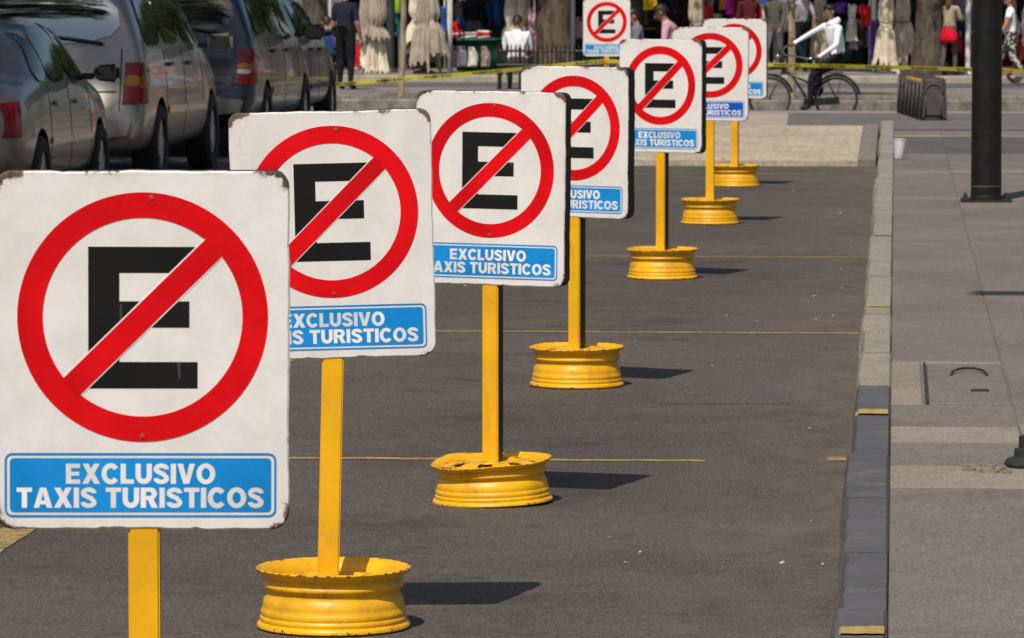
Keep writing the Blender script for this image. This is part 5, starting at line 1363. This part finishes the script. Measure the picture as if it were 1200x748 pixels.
G = [
 ('bag', 'red and white bag hanging beside the dark clothed person', 416, 46, 94.4, .20, .62, WHC, 'bag'),
 ('shawl', 'red shawl strip on the hanging bag beside the dark clothed person', 419, 51, 94.2, .10, .46, REDD, 'x'),
 ('shawl', 'pale pink shawl beside the thick grey trunk', 623, 8, 96.2, .26, 1.0, PINK, 'dress'),
 ('shirt', 'yellow shirt hanging above the bearded person', 762, -20, 97.0, .40, .55, YELC, 'shirt'),
 ('shirt', 'magenta shirt hanging above the seventh sign', 857, -18, 98.0, .36, .62, MAG, 'shirt'),
 ('shirt', 'maroon jacket hanging right of the brown table', 873, -4, 97.8, .52, .9, MAROON, 'shirt'),
 ('shirt', 'grey patterned jacket hanging left of the cyclist', 917, -10, 97.0, .34, .6, LILC, 'shirt'),
 ('dress', 'dark green dress hanging behind the handlebar', 944, 12, 98.0, .45, .95, GREEND, 'dress'),
 ('shirt', 'pale shirt hanging behind the cyclist', 998, 5, 97.5, .25, .75, WHC, 'dress'),
 ('shirt', 'red shirt hanging right of the cyclist', 1014, 6, 97.6, .26, .42, REDD, 'shirt'),
 ('shirt', 'brown shirt hanging between cyclist and cream parasol', 1006, 22, 98.4, .4, .6, cl('brown_cloth', (.07, .04, .03)), 'shirt'),
 ('shawl', 'purple shawl at the edge of the large cream parasol', 1023, 24, 96.4, .12, .8, PURP, 'x'),
 ('shirt', 'red shirt hanging behind the woman in the red skirt', 1124, -16, 99.4, .30, .42, REDD, 'shirt'),
 ('shirt', 'grey blue shirt hanging left of the white post', 1128, 4, 99, .36, .5, LILC, 'shirt'),
 ('shirt', 'blue shirt hanging behind the thick brown trunk', 1102, -8, 99.5, .4, .9, cl('slate_cloth', (.10, .13, .18)), 'shirt'),
 ('shirt', 'red top hanging low next to the white post', 1131, 36, 98.6, .18, .5, REDD, 'dress'),
 ('bag', 'grey bag hanging on the green table, nearest the white pole', 533, 54, 96.3, .17, .42, LILC, 'bag'),
 ('bag', 'second grey bag along the green table', 543, 54, 96.3, .15, .42, LILC, 'bag'),
 ('bag', 'beige bag with a pale flap on the green table', 554, 55, 96.3, .2, .4, WHC, 'bag'),
 ('bag', 'brown grey bag on the green table beside the parasol', 569, 54, 96.3, .18, .42, TANC, 'bag'),
 ('shirt', 'lime shirt hanging behind the thin crooked tree', 466, -8, 98.4, .34, .42, cl('lime_cloth', (.25, .45, .03)), 'shirt'),
 ('shirt', 'teal shirt hanging behind the thin crooked tree', 471, 16, 98.6, .3, .5, TEAL, 'shirt'),
 ('shirt', 'blue scarf hanging left of the white stall pole', 521, 8, 97.6, .16, .5, BLUC, 'x'),
 ('shirt', 'dark jacket hanging inside the green stall', 548, 0, 99.0, .7, .9, TARPD, 'shirt'),
 ('shirt', 'dark blue shirt hanging inside the green stall', 580, 2, 98.9, .36, .5, BLUC, 'shirt'),
 ('shirt', 'dark red shirt hanging deep inside the green stall', 566, 20, 99.0, .5, .5, MAROON, 'shirt'),
 ('shirt', 'black shirt hanging behind the bearded person', 779, -6, 97.4, .5, .8, BLK, 'shirt'),
 ('shirt', 'pink shirt hanging far above the seventh sign', 884, -18, 98.4, .4, .42, PINK, 'shirt'),
 ('shirt', 'pale shirt hanging right of the maroon jacket', 893, -2, 98.0, .34, .5, WHC, 'shirt'),
 ('shirt', 'pale pink shirt behind the white post', 1137, -14, 99.4, .34, .7, PINK, 'shirt'),
 ('shirt', 'dark shirt hanging behind the yellow one', 748, -10, 97.8, .5, .7, OLV, 'shirt'),
 ('shirt', 'dark shirt on the stall behind the lamp post', 1160, -10, 99.4, .6, .8, TARPD, 'shirt'),
]
cols_ = [('red', REDD), ('pink', PINK), ('magenta', MAG), ('white', WHC), ('teal', TEAL), ('yellow', YELC), ('purple', PURP), ('blue', BLUC), ('grey', LILC), ('brown', MATS['brown_cloth'])]
places = [(536, 26, 'inside the green stall, nearest the white pole'), (541, 20, 'inside the green stall, near the white pole'), (549, 32, 'above the pale cloth pile on the green table'), (556, 28, 'inside the green stall, over the middle'), (561, 32, 'inside the green stall, right of the middle'), (571, 38, 'inside the green stall, low at the right'), (626, 40, 'left of the thick grey trunk'), (680, 20, 'right of the slim dark grey post'), (752, 2, 'left of the bearded person, high up'), (770, 8, 'just left of the bearded person'), (787, -8, 'above the bearded person'), (826, 0, 'left end of the brown table'), (834, -8, 'over the left of the brown table'), (848, -6, 'over the middle of the brown table'), (868, 2, 'right end of the brown table'), (889, 8, 'above the right corner of the seventh sign'), (899, -6, 'left of the olive walker'), (920, 20, 'left of the thin pale tree'), (938, -4, 'above the far hand of the cyclist'), (950, 2, 'in front of the cyclist face'), (985, 2, 'right behind the cyclist head'), (992, 24, 'right of the cyclist shoulder'), (1000, 36, 'right of the cyclist back'), (1012, 30, 'left of the large cream parasol'), (1098, 24, 'at the right side of the thick brown trunk'), (1127, 24, 'right of the woman in the red skirt'), (1121, 40, 'behind the hip of the woman in the red skirt')]
for k, (px, py, where) in enumerate(places):
    cn, cm = cols_[(k*7 + k//3) % len(cols_)]
    G.append(('garment', 'small %s garment hanging %s' % (cn, where), px, py, 97.7 + (k % 5)*.3, .14 + .05*(k % 3), .24 + .07*(k % 4), cm, ('shirt', 'x', 'dress', 'bag')[k % 4]))
for g_ in G: garment(*g_)
def pile(label, px, d, zt, w, n, mats, seed):
    r_ = random.Random(seed); p = spot(px, d, zt)
    t = empty('folded_clothes', p, r_.uniform(-.2, .2), label, 'clothes pile', 'goods on the market stalls')
    z = 0
    for k in range(n):
        h = r_.uniform(.03, .06); ww = w*r_.uniform(.85, 1.0)
        bm = bbox(-ww/2, ww/2, -.14, .14, z, z + h, min(h*.4, .02), 2)
        for v in bm.verts: v.co.z += .012*math.sin(v.co.x*9 + k); v.co.x += r_.uniform(-.012, .012)
        obj('folded_cloth', bm, mats[k % len(mats)], t, True, 50); z += h + .004
zt = Z_FARP + .68
pile('pile of red and white cloth on the green table by the pole', 533, 96.9, zt + .002, .24, 3, (REDD, WHC), 1)
pile('pale cloth pile in the middle of the green table', 549, 96.9, zt + .002, .34, 2, (WHC, PINK), 2)
pile('pink cloth pile on the green table near the parasol', 568, 96.9, zt + .002, .26, 3, (PINK, REDD, WHC), 3)
pile('white pile on the brown wooden table', 841, 98.9, Z_FARP + 1.022, .16, 3, (WHC,), 4)
pile('pink and white pile on the brown wooden table', 864, 98.9, Z_FARP + 1.022, .26, 2, (PINK, MAG), 5)
pile('white pile on the stall table behind the thick grey trunk', 624, 99.4, Z_FARP + .702, .3, 3, (WHC, REDD), 6)
pile('red and pale pile on the stall table beside the grey post', 682, 99.4, Z_FARP + .702, .4, 3, (PINK, WHC, MAROON), 7)
pile('white pile on the stall table behind the cyclist', 962, 99.9, Z_FARP + .802, .5, 2, (WHC, LILC), 8)
pile('pale pile at the right end of the table behind the cyclist', 1008, 99.9, Z_FARP + .802, .6, 2, (WHC,), 9)
# posts
def post(px, d, z, r, label, mat, h=3.2):
    t = empty('post', spot(px, d, z), 0, label, 'post')
    bm = bmesh.new(); capped(bm, [(r, 0.02), (r, h), (r*.6, h + .03)], 16); obj('shaft', bm, mat, t, True, 40)
    bm = bmesh.new(); capped(bm, [(r*1.7, 0), (r*1.7, .015), (r*1.1, .06)], 16); obj('foot', bm, mat, t, True, 40)
post(526, 95.9, Z_FARP, .032, 'slim white pole at the left end of the green table', STEELW)
post(671.5, 90, Z_FARST, .045, 'slim dark grey post at the right side of the thick grey trunk', MAT('grey_post', (.07, .075, .08), .5))
post(458, 97.8, Z_FARP, .085, 'dark post between the two left parasols', MAT('dark_post', (.035, .04, .045), .5))
post(1134, 94.6, Z_FARP, .05, 'white post just left of the black lamp post', STEELW)
# iron bench
BI = MAT('bench_iron', (.012, .012, .013), .45, .2)
bn = empty('park_bench', spot(652, 81.7, Z_ISL), R(2), 'black iron bench with upright bars, seen from behind', 'bench')
bm = bmesh.new()
for z_ in (.42, .66): tube(bm, [(-1.02, -.06, z_), (1.02, -.06, z_)], .022, 8)
obj('back_rail', bm, BI, bn)
for k in range(27):
    x = -1.0 + 2.0*k/26
    bm = bmesh.new(); tube(bm, [(x, -.06, .24), (x, -.08, .74), (x, -.08, .78)], [.014, .014, .004], 6); obj('bar', bm, BI, bn)
for k in range(5): obj('seat_slat', bbox(-1.02, 1.02, .02 + .095*k, .095 + .095*k, .40, .425), BI, bn)
for x in (-.98, -.62, .62, .98):
    bm = bmesh.new(); tube(bm, [(x, -.06, .72), (x, -.04, .4), (x, -.12, 0)], .026, 8); tube(bm, [(x, .0, .39), (x, .42, .39), (x, .46, 0)], .024, 8); obj('leg', bm, BI, bn)
# grey plastic barrier blocks in a row below the thick trunk
PLG = MAT('grey_plastic', (.060, .057, .055), .6, .25, 9, bmp=.2, bscale=30, bdist=.004); REFL = MAT('amber_reflector', (.45, .24, .02), .3, .2)
f0 = ground_at(1094, 142); f1 = ground_at(1067, 133.5)
for k in range(7):
    t_ = k / 6; q = f0.lerp(f1, t_)
    b_ = empty('barrier_block', (q.x, q.y, 0.009), R(4), 'grey plastic barrier block, %s of the row under the thick trunk' % ('nearest', 'second', 'third', 'fourth', 'fifth', 'sixth', 'farthest')[k], 'barrier', 'grey barrier blocks')
    bm = bmesh.new()
    out = [(-.165, 0), (-.145, .46), (-.12, .50), (.12, .50), (.145, .46), (.165, 0), (.10, 0), (.085, .035), (-.085, .035), (-.10, 0)]
    prism(bm, out, 0, .09); bmesh.ops.bevel(bm, geom=[e for e in bm.edges if abs(e.verts[0].co.y - e.verts[1].co.y) < 1e-4], offset=.03, segments=3, affect='EDGES')
    obj('body', bm, PLG, b_, True, 35)
    bm = bmesh.new(); tube(bm, [(.105*math.cos(R(a)), -.004, .31 + .12*math.sin(R(a))) for a in range(0, 181, 12)], .012, 6); obj('arch_rib', bm, PLG, b_, True)
    bm = bmesh.new()
    for x in (-.09, .09): tube(bm, [(x, -.004, .05), (x*1.02, -.004, .30)], .010, 6)
    tube(bm, [(-.158, -.01, .03), (-.143, -.01, .455)], .015, 8)
    obj('upright_rib', bm, PLG, b_, True)
    if 1 <= k <= 4: obj('reflector', bbox(-.152, -.085, -.008, .05, .425, .475, .006), REFL, b_)
# barrier tape, looped on the far sign's post
sp_ = SIGN_XY[7]
ctrl = [at(300, 106, 58.5), at(395, 99, 58.2), at(470, 93, 57.8), at(556, 86, 57.3), at(640, 78, 56.9), Vector((sp_.x - .05, sp_.y - .034, at(709, 72, 56.6).z)), Vector((sp_.x + .05, sp_.y - .034, at(713, 72, 56.6).z)), at(800, 73.5, 57.0), at(905, 76, 57.6), at(1000, 78, 58.2), at(1100, 80.5, 58.8), at(1200, 83.5, 59.4), at(1290, 84, 60)]
def crom(P, t):
    n = len(P) - 1; i = min(int(t*n), n-1); u = t*n - i
    a, b, c, d = P[max(i-1, 0)], P[i], P[i+1], P[min(i+2, n)]
    return 0.5*((2*b) + (c-a)*u + (2*a - 5*b + 4*c - d)*u*u + (3*b - a - 3*c + d)*u**3)
NP = 260
path = [crom(ctrl, i/NP) for i in range(NP+1)]
lens_ = [0]
for a_, b_ in zip(path, path[1:]): lens_.append(lens_[-1] + (b_-a_).length)
def tape_pt(L, h):
    L = max(0, min(lens_[-1]-1e-4, L))
    lo, hi = 0, NP
    while hi - lo > 1:
        m_ = (lo+hi)//2
        if lens_[m_] <= L: lo = m_
        else: hi = m_
    u = (L - lens_[lo]) / max(lens_[hi]-lens_[lo], 1e-6); p_ = path[lo].lerp(path[hi], u)
    lean = .25*math.sin(L*1.3) + .12*math.sin(L*3.1)
    return p_ + Vector((0, math.sin(lean)*h, math.cos(lean)*h))
TH_ = .024
bm = bmesh.new(); rows = [[bm.verts.new(tape_pt(L, h)) for h in (-TH_, 0, TH_)] for L in lens_]
for a_, b_ in zip(rows, rows[1:]):
    for k in range(2): bm.faces.new((a_[k], b_[k], b_[k+1], a_[k+1]))
tp_m, nt, b_ = base_mat('yellow_tape', .35, 0, .5)
b_.inputs['Base Color'].default_value = (.62, .50, .04, 1)
tr = nt.nodes.new('ShaderNodeBsdfTranslucent'); tr.inputs[0].default_value = (.8, .68, .05, 1); mx = nt.nodes.new('ShaderNodeMixShader'); mx.inputs[0].default_value = .3
nzz = noise(nt, coords(nt), 3, 4); nt.links.new(mixc(nt, nzz, (.70, .58, .05), (.56, .46, .05)), b_.inputs['Base Color'])
nt.links.new(b_.outputs[0], mx.inputs[1]); nt.links.new(tr.outputs[0], mx.inputs[2]); nt.links.new(mx.outputs[0], nt.nodes['Material Output'].inputs[0])
tape = tag(obj('barrier_tape', bm, tp_m, None, True), 'yellow barrier tape stretched across the far side of the street', 'tape')
cu = bpy.data.curves.new('t', 'FONT'); cu.body = 'PROHIBIDO EL PASO'; cu.size = .042; cu.offset = .0012; cu.resolution_u = 2
to = bpy.data.objects.new('t', cu); C.objects.link(to); dg = bpy.context.evaluated_depsgraph_get(); dg.update()
tm = bpy.data.meshes.new_from_object(to.evaluated_get(dg)); bpy.data.objects.remove(to)
TB = MAT('tape_print', (.02, .018, .012), .5, .1)
tw_ = max(v.co.x for v in tm.vertices); L0 = .25
while L0 + tw_ < lens_[-1] - .1:
    c_ = tm.copy(); c_.materials.clear(); c_.materials.append(TB)
    for v in c_.vertices: v.co = tape_pt(L0 + v.co.x, v.co.y - .015) + Vector((0, -.0025, 0))
    link('print', c_, tape); L0 += tw_ + .28
for px, py, d in ((300, 106, 58.5), (1290, 84, 60)):
    q = at(px, py, d); t = empty('tape_stake', (q.x, q.y, gz(q.y) + .004), 0, 'thin stake holding the %s end of the barrier tape' % ('left' if px < 600 else 'right'), 'stake')
    bm = bmesh.new(); capped(bm, [(.014, 0), (.013, q.z + .1), (.004, q.z + .13)], 10); obj('shaft', bm, BARKY, t, True)
    bm = bmesh.new(); capped(bm, [(.09, 0), (.09, .03), (.03, .05)], 16); obj('foot', bm, RUBBER, t, True, 40)
